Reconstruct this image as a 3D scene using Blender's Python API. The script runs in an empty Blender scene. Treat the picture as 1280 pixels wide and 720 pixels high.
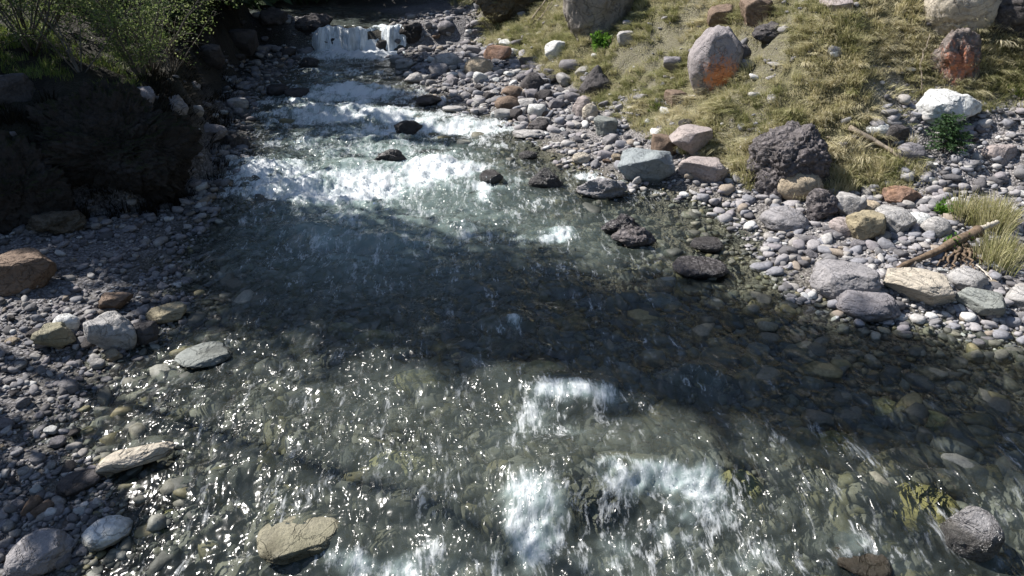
import bpy, math, random
import numpy as np
from mathutils import Vector

random.seed(7)
RNG = np.random.default_rng(11)
S = bpy.context.scene
COL = S.collection
rad = math.radians

# ------------------------------------------------------------------ camera
CAM_H, PITCH, F = 4.5, rad(27), 914.0          # F: focal length in pixels of a 1280 wide picture
cP, sP = math.cos(PITCH), math.sin(PITCH)
cam_d = bpy.data.cameras.new('camera'); cam = bpy.data.objects.new('camera', cam_d); COL.objects.link(cam)
cam.location = (0, 0, CAM_H); cam.rotation_euler = (math.pi / 2 - PITCH, 0, 0)
cam_d.sensor_width = 36; cam_d.lens = 36 * F / 1280; cam_d.clip_end = 600; cam_d.clip_start = 0.05
S.camera = cam

def ray(px, py):
    x = (np.asarray(px, float) - 640) / F; v = (360 - np.asarray(py, float)) / F
    return x, cP + v * sP, -sP + v * cP

def project(x, y, z):
    dz = z - CAM_H
    d = y * cP - dz * sP
    d = np.where(np.abs(d) < 1e-3, 1e-3, d)
    v = (y * sP + dz * cP) / d
    return 640 + F * x / d, 360 - F * v, d

# ------------------------------------------------------------------ noise
_perm = RNG.permutation(256); _perm = np.concatenate([_perm, _perm, _perm])
_g = RNG.normal(size=(256, 3)); _g /= np.linalg.norm(_g, axis=1)[:, None]
def perlin(p):
    p = np.asarray(p, float); i = np.floor(p).astype(int); f = p - i; i &= 255
    u = f * f * f * (f * (f * 6 - 15) + 10)
    def corner(a, b, c):
        h = _perm[_perm[_perm[(i[:, 0] + a) & 255] + ((i[:, 1] + b) & 255)] + ((i[:, 2] + c) & 255)]
        g = _g[h]
        return g[:, 0] * (f[:, 0] - a) + g[:, 1] * (f[:, 1] - b) + g[:, 2] * (f[:, 2] - c)
    L = lambda a, b, t: a + (b - a) * t
    x00 = L(corner(0,0,0), corner(1,0,0), u[:,0]); x10 = L(corner(0,1,0), corner(1,1,0), u[:,0])
    x01 = L(corner(0,0,1), corner(1,0,1), u[:,0]); x11 = L(corner(0,1,1), corner(1,1,1), u[:,0])
    return L(L(x00, x10, u[:,1]), L(x01, x11, u[:,1]), u[:,2]) * 1.5
def fbm(p, o=4, gain=.5):
    p = np.asarray(p, float); s = 0; a = 1.0
    for k in range(o):
        s = s + a * perlin(p * 2.03 ** k + 17.3 * k); a *= gain
    return s
def n2(x, y, sx, sy=None, o=4, seed=0., gain=.5):
    sy = sx if sy is None else sy
    x = np.asarray(x, float); shp = x.shape
    p = np.stack([x.ravel() * sx, np.asarray(y, float).ravel() * sy, np.full(x.size, seed * 7.77 + .31)], 1)
    return fbm(p, o, gain).reshape(shp)
def sst(a, b, x):
    t = np.clip((np.asarray(x, float) - a) / (b - a), 0, 1); return t * t * (3 - 2 * t)

# ------------------------------------------------------------------ the lie of the land
def wlev(y):                                    # mean level of the stream
    return np.interp(y, [-30, 3.0, 4.2, 5.2, 7.0, 11.4, 12.6, 24.85, 25.15, 29, 60],
                     [-.55, -.34, -.24, -.03, .02, .10, .24, .57, 1.24, 1.34, 2.2])
def at_water(px, py):
    x, y, z = ray(px, py); t = -CAM_H / z
    for _ in range(12): t = (wlev(t * y) - CAM_H) / z
    return t * x, t * y
shoreR_px = [(1280,424),(1190,404),(1090,396),(1015,372),(985,340),(955,300),(900,252),(835,236),(760,226),(720,206),(688,180),(655,156),(585,142),(545,122),(515,96),(497,62)]
shoreL_px = [(95,710),(128,640),(120,580),(112,520),(150,458),(222,412),(232,350),(250,290),(268,246),(300,205),(312,180),(318,130),(345,100),(396,62)]
def sdist(x, y, poly, side):                    # signed distance; positive on the given side of the polyline
    x = np.asarray(x, float); y = np.asarray(y, float)
    best = np.full(x.shape, 1e9); sg = np.zeros(x.shape)
    for (ax, ay), (bx, by) in zip(poly[:-1], poly[1:]):
        dx, dy = bx - ax, by - ay
        t = np.clip(((x - ax) * dx + (y - ay) * dy) / (dx * dx + dy * dy), 0, 1)
        d = np.hypot(x - ax - t * dx, y - ay - t * dy)
        c = dx * (y - ay) - dy * (x - ax)
        m = d < best - 1e-9
        best = np.where(m, d, best); sg = np.where(m, np.where(c > 0, 1., -1.), sg)
    return best * sg * side
PR = [(10, -30), (9, 2), (8, 5.6)] + [tuple(map(float, at_water(*p))) for p in shoreR_px] + [(-4.0, 27.5), (-6, 29.5), (-14, 31.5), (-40, 36)]
PL = [(-3.0, -30), (-3.1, 2.6)] + [tuple(map(float, at_water(*p))) for p in shoreL_px] + [(-6.6, 26.5), (-9, 28), (-15, 29), (-40, 33)]
TOE = [(14, -30), (13, 6), (10.5, 9.2), (8.5, 10.4), (6.8, 11.0), (5.2, 11.5), (3.8, 12.0), (3.1, 13.3), (2.4, 15.2), (.6, 19.5), (-.9, 24), (-2.6, 29), (-6, 31), (-14, 33), (-40, 37)]
TER = [(-10, -30), (-10, 5), (-9.2, 9.3), (-7.2, 10.6), (-5.75, 11.6), (-5.5, 13.0), (-6.3, 15.5), (-7.6, 20), (-8.0, 24), (-9, 26.6), (-15, 27.8), (-40, 31)]

def land(x, y, detail=True):
    x = np.asarray(x, float); y = np.asarray(y, float)
    w = wlev(y)
    wx = n2(x, y, .8, o=2, seed=3) * .18
    dR = sdist(x, y, PR, -1) + wx; dL = sdist(x, y, PL, 1) - wx
    dT = sdist(x, y, TOE, -1); dB = sdist(x, y, TER, 1)
    depth = np.minimum(np.minimum((.066 + .03 * sst(10, 14, y)) * np.maximum(-dR, 0) + .02 * sst(0, .3, -dR), .13 * np.maximum(-dL, 0) + .05 * sst(-.05, .3, -dL)), .42)
    z = w - depth
    z = z + .13 * np.clip(dR, 0, 3) + .10 * np.clip(dL, 0, 4)
    # right bank
    scree = sst(6.0, 7.2, x) * sst(3.6, 2.0, dT)
    dTp = np.maximum(dT + .25 * n2(x, y, .6, o=2, seed=8), 0)
    rise = dTp * dTp / (dTp + .5) * .80
    rise = rise * (1 - .25 * scree)
    z = z + np.minimum(rise, 16)
    # left terrace, cut steeply by the stream, then the hill
    e = dB + .22 * n2(x, y, .9, o=3, seed=5)
    near = sst(8.2, 10.6, y)
    z = z + 1.25 * near * sst(-.05, .65, e) + .18 * np.clip(e - .6, 0, 8) + np.minimum(.6 * np.maximum(e - 8, 0), 25)
    # the valley closes behind the fall
    z = z + np.minimum(.8 * np.maximum(y - 29.6 + .2 * (x + 5), 0), 8)
    if detail:
        onland = sst(-.3, .6, np.maximum(dR, dL))
        slope = np.maximum(sst(0, 1.0, dT), sst(-.2, .6, e) * near)
        z = z + n2(x, y, 2.2, o=4, seed=1) * (.018 + .03 * onland + .07 * slope) + near * sst(-.5, .1, e) * sst(1.6, .6, e) * (.22 * n2(x, y, 1.7, o=4, seed=6, gain=.6)) + n2(x, y, .5, o=2, seed=2) * (.03 + .14 * slope)
    return z
def fields(x, y):
    return sdist(x, y, PR, -1), sdist(x, y, PL, 1), sdist(x, y, TOE, -1), sdist(x, y, TER, 1)

def hit(px, py, water=False):                   # where the sight line through a pixel meets the ground
    px = np.atleast_1d(np.asarray(px, float)); py = np.atleast_1d(np.asarray(py, float))
    rx, ry, rz = ray(px, py)
    T = np.concatenate([np.linspace(2.5, 34, 420)])[None, :]
    X = rx[:, None] * T; Y = ry[:, None] * T; Z = CAM_H + rz[:, None] * T
    H = land(X, Y, False)
    if water: H = np.maximum(H, wlev(Y))
    below = Z < H
    k = np.where(below.any(1), below.argmax(1), 419)
    t = T[0, k]
    return rx * t, ry * t, H[np.arange(len(px)), k], t

# ------------------------------------------------------------------ mesh and tag helpers
def mesh_np(name, V, faces, mat=None, parent=None, smooth=True, attrs=None, loc=None):
    """faces: one (M,k) array or a list of such arrays"""
    if not isinstance(faces, list): faces = [faces]
    me = bpy.data.meshes.new(name)
    V = np.asarray(V, np.float32)
    me.vertices.add(len(V)); me.vertices.foreach_set('co', V.ravel())
    idx = np.concatenate([f.ravel() for f in faces]).astype(np.int32)
    cnt = np.concatenate([np.full(len(f), f.shape[1]) for f in faces])
    st = np.concatenate([[0], np.cumsum(cnt)[:-1]]).astype(np.int32)
    me.loops.add(len(idx)); me.loops.foreach_set('vertex_index', idx)
    me.polygons.add(len(cnt)); me.polygons.foreach_set('loop_start', st)
    me.update(calc_edges=True)
    me.polygons.foreach_set('use_smooth', np.full(len(cnt), smooth))
    for k, a in (attrs or {}).items():
        at = me.attributes.new(k, 'FLOAT', 'POINT'); at.data.foreach_set('value', np.asarray(a, np.float32).ravel())
    if mat: me.materials.append(mat)
    o = bpy.data.objects.new(name, me); COL.objects.link(o)
    if parent: o.parent = parent
    if loc is not None: o.location = loc
    return o
def tag(o, label=None, cat=None, group=None, kind=None):
    if label: o['label'] = label
    if cat: o['category'] = cat
    if group: o['group'] = group
    if kind: o['kind'] = kind
    return o
def empty(name, loc):
    o = bpy.data.objects.new(name, None); COL.objects.link(o); o.location = loc; o.empty_display_size = .2
    return o
def grid_faces(nr, nc):
    i = np.arange(nr * nc).reshape(nr, nc)
    return np.stack([i[:-1, :-1], i[:-1, 1:], i[1:, 1:], i[1:, :-1]], -1).reshape(-1, 4)
class MB:                                       # gathers tubes and leaf faces into one mesh
    def __init__(s): s.V = []; s.F = {}; s.n = 0
    def add(s, V, Fa):
        V = np.asarray(V, float).reshape(-1, 3); s.V.append(V); Fa = np.asarray(Fa, int)
        s.F.setdefault(Fa.shape[1], []).append(Fa + s.n); s.n += len(V)
    def tube(s, P, R, sides=6):
        P = np.asarray(P, float); R = np.asarray(R, float); n = len(P)
        T = np.gradient(P, axis=0); T /= np.linalg.norm(T, axis=1)[:, None] + 1e-9
        ref = np.array([0.31, .17, .93]) if abs(T[0][2]) < .8 else np.array([1., .1, 0])
        A = np.cross(T, ref); A /= np.linalg.norm(A, axis=1)[:, None] + 1e-9
        B = np.cross(T, A)
        a = np.linspace(0, 2 * np.pi, sides, endpoint=False)
        V = P[:, None] + R[:, None, None] * (np.cos(a)[None, :, None] * A[:, None] + np.sin(a)[None, :, None] * B[:, None])
        i = np.arange(n * sides).reshape(n, sides); j = np.roll(i, -1, 1)
        s.add(V.reshape(-1, 3), np.stack([i[:-1], j[:-1], j[1:], i[1:]], -1).reshape(-1, 4))
        s.F.setdefault(sides, []).append((np.arange(sides)[None] + s.n - sides))
        s.F.setdefault(sides, []).append((np.arange(sides)[::-1][None] + s.n - n * sides))
    def leaves(s, C, D, L, W, droop=.0):        # lozenge leaves at C, along D
        C = np.asarray(C, float); D = np.asarray(D, float); D = D / (np.linalg.norm(D, axis=1)[:, None] + 1e-9)
        side = np.cross(D, RNG.normal(size=D.shape)); side /= np.linalg.norm(side, axis=1)[:, None] + 1e-9
        L = np.broadcast_to(L, len(C))[:, None]; W = np.broadcast_to(W, len(C))[:, None]
        nrm = np.cross(D, side)
        V = np.stack([C, C + D * L * .5 + side * W + nrm * L * .08, C + D * L - nrm * L * droop, C + D * L * .5 - side * W + nrm * L * .08], 1)
        s.add(V.reshape(-1, 3), np.arange(len(C) * 4).reshape(-1, 4))
    def build(s, name, mat, parent=None, smooth=True, loc=None):
        return mesh_np(name, np.concatenate(s.V), [np.concatenate(f) for f in s.F.values()], mat, parent, smooth, loc=loc)

# ------------------------------------------------------------------ materials
class NT:
    def __init__(s, name):
        s.m = bpy.data.materials.new(name); s.m.use_nodes = True; s.t = s.m.node_tree; s.t.nodes.clear()
        s.out = s.n('ShaderNodeOutputMaterial')
    def n(s, typ, **kw):
        nd = s.t.nodes.new(typ)
        for k, v in kw.items(): setattr(nd, k, v)
        return nd
    def l(s, a, b): s.t.links.new(a, b)
    def set(s, sock, v):
        if hasattr(v, 'is_output') or isinstance(v, bpy.types.NodeSocket): s.l(v, sock)
        else: sock.default_value = v
    def math(s, op, a, b=None, clamp=False):
        nd = s.n('ShaderNodeMath', operation=op, use_clamp=clamp); s.set(nd.inputs[0], a)
        if b is not None: s.set(nd.inputs[1], b)
        return nd.outputs[0]
    def noise(s, vec, scale, detail=4, rough=.55, dist=0.):
        nd = s.n('ShaderNodeTexNoise'); s.set(nd.inputs['Scale'], scale); nd.inputs['Detail'].default_value = detail
        nd.inputs['Roughness'].default_value = rough; nd.inputs['Distortion'].default_value = dist
        if vec is not None: s.l(vec, nd.inputs['Vector'])
        return nd.outputs['Fac']
    def vor(s, vec, scale, feature='F1', out='Distance', rnd=1.):
        nd = s.n('ShaderNodeTexVoronoi', feature=feature); s.set(nd.inputs['Scale'], scale)
        nd.inputs['Randomness'].default_value = rnd
        if vec is not None: s.l(vec, nd.inputs['Vector'])
        return nd.outputs[out]
    def ramp(s, fac, stops, interp='LINEAR'):
        nd = s.n('ShaderNodeValToRGB'); cr = nd.color_ramp; cr.interpolation = interp
        while len(cr.elements) < len(stops): cr.elements.new(.5)
        for e, (p, c) in zip(cr.elements, stops):
            e.position = p; e.color = (c, c, c, 1) if isinstance(c, (int, float)) else (*c, 1)
        s.l(fac, nd.inputs[0]); return nd.outputs[0]
    def mix(s, fac, a, b, mode='MIX'):
        nd = s.n('ShaderNodeMix', data_type='RGBA', blend_type=mode); s.set(nd.inputs[0], fac)
        for k, v in ((6, a), (7, b)):
            s.set(nd.inputs[k], (*v, 1) if isinstance(v, tuple) else v)
        return nd.outputs[2]
    def map(s, vec, scale=(1,1,1), rot=(0,0,0)):
        nd = s.n('ShaderNodeMapping'); nd.inputs['Scale'].default_value = scale; nd.inputs['Rotation'].default_value = rot
        s.l(vec, nd.inputs['Vector']); return nd.outputs[0]
    def pos(s): return s.n('ShaderNodeNewGeometry').outputs['Position']
    def obj(s): return s.n('ShaderNodeTexCoord').outputs['Object']
    def attr(s, name): return s.n('ShaderNodeAttribute', attribute_name=name).outputs['Fac']
    def bump(s, h, strength=1., dist=.01, normal=None):
        nd = s.n('ShaderNodeBump'); nd.inputs['Strength'].default_value = strength; nd.inputs['Distance'].default_value = dist
        s.l(h, nd.inputs['Height'])
        if normal is not None: s.l(normal, nd.inputs['Normal'])
        return nd.outputs[0]
    def principled(s, col, rough=.8, normal=None, spec=.3):
        nd = s.n('ShaderNodeBsdfPrincipled'); s.set(nd.inputs['Base Color'], (*col, 1) if isinstance(col, tuple) else col)
        s.set(nd.inputs['Roughness'], rough); nd.inputs['Specular IOR Level'].default_value = spec
        if normal is not None: s.l(normal, nd.inputs['Normal'])
        return nd.outputs[0]
    def mixsh(s, fac, a, b):
        nd = s.n('ShaderNodeMixShader'); s.set(nd.inputs[0], fac); s.l(a, nd.inputs[1]); s.l(b, nd.inputs[2]); return nd.outputs[0]
    def done(s, sh): s.l(sh, s.out.inputs['Surface']); return s.m

def mul(c, k): return tuple(min(1, v * k) for v in c)
def rock_mat(name, base, second=None, stain=None, rough=.85, scale=3., bump=.02, lumpy=False, moss=None, spec=.25, stain_thr=.55, spot=None):
    t = NT(name); p = t.obj()
    second = second or mul(base, .62)
    a = t.noise(p, scale, 6, .6); b = t.noise(p, scale * 9, 5, .65); c = t.noise(p, scale * 40, 3, .6)
    col = t.mix(t.ramp(a, [(.35, 0.), (.65, 1.)]), base, second)
    col = t.mix(t.ramp(b, [(.40, 0.), (.75, .7)]), col, mul(base, .5))
    col = t.mix(t.ramp(c, [(.55, 0.), (.8, .5)]), col, mul(base, 1.5))
    if lumpy:
        v = t.vor(p, scale * 5); col = t.mix(t.ramp(v, [(.15, 0.), (.6, .7)]), col, mul(base, .35))
    if stain:
        s1 = t.noise(t.map(p, (1, 1, .5)), scale * .8, 5, .65, .6)
        col = t.mix(t.ramp(s1, [(stain_thr, 0.), (stain_thr + .08, .9)]), col, stain)
    if spot:
        vd = t.n('ShaderNodeVectorMath', operation='DISTANCE'); t.l(p, vd.inputs[0]); vd.inputs[1].default_value = spot[:3]
        f = t.math('ADD', t.math('DIVIDE', vd.outputs['Value'], spot[3]), t.math('MULTIPLY', t.math('SUBTRACT', t.noise(t.map(p, (1.6, 1.6, .8)), 8., 9, .8), .5), 4.4))
        col = t.mix(t.ramp(f, [(.35, .85), (1.0, 0.)]), col, spot[4])
    if moss:
        up = t.n('ShaderNodeSeparateXYZ'); t.l(t.n('ShaderNodeNewGeometry').outputs['Normal'], up.inputs[0])
        f = t.math('MULTIPLY', t.ramp(up.outputs[2], [(.35, 0.), (.8, 1.)]), t.ramp(a, [(.4, 0.), (.55, 1.)]))
        col = t.mix(f, col, moss)
    ck = t.math('ABSOLUTE', t.math('SUBTRACT', t.noise(t.map(p, (1, .8, 1.6), (.4, .7, .2)), scale * .9, 4, .6, .8), .5))
    ckm = t.ramp(ck, [(.0, 1.), (.016, 0.)]); col = t.mix(t.math('MULTIPLY', ckm, .4), col, mul(base, .3))
    col = t.mix(t.math('MULTIPLY', t.attr('damp'), .9), col, t.mix(1., col, (.34, .33, .30), 'MULTIPLY'))
    h = t.math('ADD', t.math('MULTIPLY', b, 1.), t.math('ADD', t.math('MULTIPLY', c, .35), t.math('MULTIPLY', ckm, -.5)))
    if lumpy: h = t.math('ADD', h, t.math('MULTIPLY', t.vor(p, scale * 5), -1.6))
    h = t.math('ADD', h, t.math('MULTIPLY', a, 2.))
    return t.done(t.principled(col, rough, t.bump(h, 1., bump), spec))

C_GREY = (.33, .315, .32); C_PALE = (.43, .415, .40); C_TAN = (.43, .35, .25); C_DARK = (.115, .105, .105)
C_LILAC = (.265, .25, .262); C_BROWN = (.22, .16, .12); C_WHITE = (.60, .595, .58); C_GREEN = (.28, .295, .275)
M = {
 'grey': rock_mat('grey_stone', C_GREY), 'pale': rock_mat('pale_stone', C_PALE), 'tan': rock_mat('tan_stone', C_TAN, (.36, .31, .24)),
 'dark': rock_mat('dark_stone', C_DARK, bump=.03, scale=4), 'lilac': rock_mat('lilac_stone', C_LILAC), 'brown': rock_mat('brown_stone', C_BROWN),
 'white': rock_mat('white_stone', C_WHITE, (.6, .62, .6)), 'green': rock_mat('greenish_stone', C_GREEN),
 'blue': rock_mat('bluegrey_stone', (.30, .33, .335), (.22, .24, .25)), 'ochre': rock_mat('ochre_stone', (.36, .305, .20), (.28, .25, .18)),
 'pink': rock_mat('pinkish_stone', (.38, .325, .305), (.32, .28, .27)), 'red': rock_mat('redbrown_stone', (.30, .18, .12), (.22, .15, .12)),
 'cong': rock_mat('conglomerate', (.25, .225, .225), (.16, .14, .145), lumpy=True, bump=.05, scale=2.2),
 'orange': rock_mat('stained_grey', (.33, .30, .30), (.27, .24, .24), scale=1.9, bump=.03, spot=(.02, -.40, -.16, .40, (.62, .21, .06))),
 'redstain': rock_mat('stained_conglomerate', (.34, .29, .26), (.25, .21, .2), lumpy=True, bump=.04, scale=2.2, spot=(-.08, -.35, .0, .44, (.46, .17, .09))),
 'mossy': rock_mat('mossy_rock', (.15, .125, .09), (.09, .075, .055), moss=(.16, .17, .04), bump=.04, scale=2),
 'wet': rock_mat('wet_dark_stone', (.052, .047, .048), (.035, .032, .034), rough=.32, bump=.03, scale=4, spec=.5),
 'wetbrown': rock_mat('wet_brown_stone', (.13, .105, .075), (.08, .07, .05), rough=.3, bump=.03, scale=4, spec=.5),
 'wetcong': rock_mat('wet_conglomerate', (.10, .09, .095), (.06, .055, .06), rough=.35, lumpy=True, bump=.04, scale=2.6, spec=.5),
 'wetpale': rock_mat('wet_pale_stone', (.40, .385, .385), (.14, .13, .13), rough=.22, bump=.05, spec=.6),
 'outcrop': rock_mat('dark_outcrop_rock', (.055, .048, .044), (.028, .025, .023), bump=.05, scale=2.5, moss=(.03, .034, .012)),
 'olivegrey': rock_mat('olive_grey_stone', (.27, .25, .185), (.20, .19, .13)),
 'algae': rock_mat('algae_stone', (.36, .33, .16), (.24, .23, .11), rough=.6, bump=.02),
 'sub': rock_mat('submerged_stone', (.15, .145, .11), (.10, .10, .08), rough=.6),
 'yellow': rock_mat('yellow_algae_stone', (.27, .235, .085), (.19, .175, .08), rough=.6),
 'overhang': rock_mat('overhang_stone', (.27, .25, .23), (.20, .175, .15), bump=.04, scale=1.4),
 'cream': rock_mat('cream_stone', (.47, .42, .34), (.38, .34, .29), bump=.025, scale=1.6),
}

def island_mat(name, stops, rough=.85, bump=.006, scale=30, spec=.25):
    t = NT(name); g = t.n('ShaderNodeNewGeometry')
    col = t.ramp(g.outputs['Random Per Island'], stops, 'CONSTANT')
    p = t.pos(); a = t.noise(p, scale, 5, .65)
    col = t.mix(t.ramp(a, [(.35, 0.), (.7, .75)]), col, t.mix(1., col, (.45, .44, .43), 'MULTIPLY'))
    return t.done(t.principled(col, rough, t.bump(a, 1., bump), spec))
STONES = [(0, C_GREY), (.2, (.25, .25, .27)), (.36, (.20, .195, .20)), (.52, C_PALE), (.63, (.34, .32, .30)), (.72, (.13, .125, .13)), (.85, C_WHITE), (.89, (.28, .26, .27)), (.96, (.30, .255, .21))]
M['pebbles'] = island_mat('pebble_stone', STONES)
M['bedstones'] = island_mat('riverbed_stone', [(0, (.10, .10, .084)), (.22, (.14, .138, .112)), (.45, (.07, .074, .064)), (.62, (.185, .178, .138)), (.78, (.14, .13, .075)), (.88, (.23, .23, .20)), (.96, (.20, .175, .10))], rough=.6)

# ground sheet: gravel, soil under grass, damp bed
t = NT('ground_gravel_soil'); p = t.pos()
v = t.n('ShaderNodeTexVoronoi'); v.inputs['Scale'].default_value = 26; t.l(p, v.inputs['Vector'])
v2 = t.n('ShaderNodeTexVoronoi'); v2.inputs['Scale'].default_value = 60; t.l(p, v2.inputs['Vector'])
sep = t.n('ShaderNodeSeparateColor'); t.l(v.outputs['Color'], sep.inputs[0])
sep2 = t.n('ShaderNodeSeparateColor'); t.l(v2.outputs['Color'], sep2.inputs[0])
g1 = t.ramp(sep.outputs[0], [(0, (.22, .205, .205)), (.35, (.30, .28, .275)), (.65, (.15, .14, .14)), (.9, (.42, .40, .38))])
g2 = t.ramp(sep2.outputs[0], [(0, (.24, .225, .22)), (.5, (.14, .13, .13)), (.9, (.36, .34, .33))])
grav = t.mix(t.ramp(t.noise(p, 3, 4), [(.4, 0.), (.6, 1.)]), g1, g2)
gx = t.n('ShaderNodeSeparateXYZ'); t.l(p, gx.inputs[0])
grav = t.mix(t.math('MULTIPLY', t.math('LESS_THAN', gx.outputs[0], -1.5), .8), grav, t.mix(1., grav, (.62, .64, .68), 'MULTIPLY'))  # left gravel tinted darker and bluish, standing in for its shade and damp
grav = t.mix(t.ramp(v.outputs['Distance'], [(.35, 0.), (.75, .85)]), grav, (.06, .055, .052))
n = t.noise(p, 2.5, 7, .65); nf = t.noise(p, 30, 4, .65)
soil = t.mix(t.ramp(n, [(.35, 0.), (.65, 1.)]), (.10, .095, .046), (.155, .145, .075))
soil = t.mix(t.ramp(nf, [(.42, 0.), (.7, .8)]), soil, (.07, .055, .04))
col = t.mix(t.attr('soil'), grav, soil)
wood = t.mix(t.ramp(n, [(.35, 0.), (.65, 1.)]), (.012, .010, .008), (.020, .019, .011))  # woodland floor, near-black so its colour also carries the left bank's shade
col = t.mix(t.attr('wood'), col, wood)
bed = t.mix(t.ramp(t.noise(p, 1.4, 5, .6), [(.35, 0.), (.65, 1.)]), t.mix(1., grav, (.62, .58, .44), 'MULTIPLY'), t.mix(1., grav, (.40, .42, .36), 'MULTIPLY'))
col = t.mix(t.attr('wet'), col, bed)
h = t.math('ADD', t.math('MULTIPLY', v.outputs['Distance'], -1.), t.math('MULTIPLY', nf, .6))
M['ground'] = t.done(t.principled(col, .85, t.bump(h, 1., .02), .25))

def leaf_mat(name, stops, trans=.45, rough=.5, attr=None):
    t = NT(name); g = t.n('ShaderNodeNewGeometry')
    f = g.outputs['Random Per Island']
    if attr: f = t.math('ADD', t.math('MULTIPLY', f, .45), t.math('MULTIPLY', t.attr(attr), .55))
    col = t.ramp(f, stops)
    d = t.principled(col, rough, None, .25)
    tr = t.n('ShaderNodeBsdfTranslucent'); t.l(col, tr.inputs[0])
    return t.done(t.mixsh(trans, d, tr.outputs[0]))
M['drygrass'] = leaf_mat('dry_grass', [(0, (.15, .18, .06)), (.22, (.27, .275, .115)), (.45, (.45, .42, .24)), (.7, (.60, .545, .36)), (1, (.70, .64, .48))], .3, .6, 'tone')
M['greengrass'] = leaf_mat('green_grass', [(0, (.06, .11, .02)), (.5, (.12, .18, .035)), (1, (.26, .27, .09))], .4)
M['shadegrass'] = leaf_mat('shade_undergrowth', [(0, (.008, .007, .005)), (.7, (.014, .012, .008)), (1, (.020, .018, .010))], .1, .98)  # near-black blades: the left bank's shade put into their colour
M['leaf'] = leaf_mat('shrub_leaf', [(0, (.09, .135, .04)), (.5, (.15, .20, .065)), (1, (.26, .29, .13))], .5)
M['brightleaf'] = leaf_mat('bright_leaf', [(0, (.07, .17, .02)), (1, (.14, .26, .04))], .45)
M['needle'] = leaf_mat('conifer_needle', [(0, (.018, .035, .012)), (1, (.035, .06, .02))], .2)
M['fir'] = leaf_mat('fir_needle', [(0, (.03, .07, .025)), (1, (.06, .11, .04))], .2)
def bark(name, c, scale=8):
    t = NT(name); p = t.obj(); a = t.noise(t.map(p, (1, 1, .25)), scale * 2, 5, .65)
    col = t.mix(t.ramp(a, [(.35, 0.), (.65, 1.)]), c, mul(c, .45))
    return t.done(t.principled(col, .9, t.bump(a, 1., .015), .2))
M['bark'] = bark('dark_bark', (.07, .055, .042)); M['twig'] = bark('grey_twig', (.17, .15, .125)); M['drift'] = bark('bleached_wood', (.36, .30, .235))
M['palewood'] = bark('pale_broken_wood', (.62, .56, .47)); M['rootwood'] = bark('root_wood', (.20, .145, .10))

# ------------------------------------------------------------------ light
SUN_EL = rad(47); SX, SY = -.92, .39; nrm = math.hypot(SX, SY); SX /= nrm; SY /= nrm
sd = Vector((SX * math.cos(SUN_EL), SY * math.cos(SUN_EL), math.sin(SUN_EL)))
sl = bpy.data.lights.new('sun', 'SUN'); sl.energy = 5.0; sl.angle = rad(.5); sl.color = (1, .955, .895)
so = bpy.data.objects.new('sun', sl); COL.objects.link(so); so.rotation_euler = sd.to_track_quat('Z', 'Y').to_euler(); so.location = (-20, 10, 30)
W = bpy.data.worlds.new('World'); S.world = W; W.use_nodes = True
bg = W.node_tree.nodes['Background']; sk = W.node_tree.nodes.new('ShaderNodeTexSky'); sk.sky_type = 'NISHITA'; sk.sun_disc = False
sk.sun_elevation = SUN_EL; sk.sun_rotation = math.atan2(SX, SY); sk.air_density = 1.; sk.dust_density = .6
W.node_tree.links.new(sk.outputs[0], bg.inputs[0]); bg.inputs[1].default_value = .088
S.view_settings.view_transform = 'Standard'; S.view_settings.look = 'None'; S.view_settings.exposure = 0.9; S.view_settings.gamma = 1
S.cycles.max_bounces = 6; S.cycles.transparent_max_bounces = 16; S.cycles.use_denoising = True
S.cycles.caustics_reflective = False; S.cycles.caustics_refractive = False; S.cycles.sample_clamp_indirect = 4

# ------------------------------------------------------------------ ground
ys = np.concatenate([np.linspace(-40, 0.8, 30), np.exp(np.arange(math.log(1), math.log(31), .008)), np.linspace(31.6, 110, 46)])
us = np.concatenate([-np.geomspace(22, 1.25, 36), np.linspace(-1.2, 1.2, 520), np.geomspace(1.25, 22, 36)])
YY, UU = np.meshgrid(ys, us, indexing='ij')
XX = UU * (np.clip(YY, 1, 32) + 3.0)
ZZ = land(XX, YY)
dR, dL, dT, dB = fields(XX, YY)
patch = n2(XX, YY, .7, o=4, seed=9)
def grassy(x, y, dT):
    pt = n2(x, y, .7, o=4, seed=9)
    scree = sst(6.2, 7.0, x) * sst(2.6, 1.7, dT)
    return np.clip(sst(.0, .5, dT + .35 * pt) * (1 - scree) * sst(-.64, -.30, pt + .45 * n2(x, y, 2.6, o=3, seed=10)), 0, 1)
soil = np.maximum(np.maximum(grassy(XX, YY, dT), .8 * sst(.3, 1.2, dT) * (1 - sst(6.2, 7.0, XX) * sst(2.6, 1.7, dT))), sst(.4, 1.2, dB) * sst(8, 10, YY))
wood_shade = np.maximum(np.maximum(sst(6.5, 9, dT), sst(-.1, .5, dB) * sst(9, 10.5, YY) + sst(3, 6, dB)), sst(28.5, 30, YY))
wood_shade = np.maximum(wood_shade, .85 * sst(.25, .9, dL) * sst(15.5, 18.5, YY))  # gravel left of the fall painted near-black in place of shade
wet = sst(.10, -.02, ZZ - wlev(YY))
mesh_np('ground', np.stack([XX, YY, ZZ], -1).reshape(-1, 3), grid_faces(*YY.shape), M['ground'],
        attrs={'soil': soil, 'wood': np.clip(wood_shade, 0, 1), 'wet': wet})
tag(bpy.data.objects['ground'], kind='structure')

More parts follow.
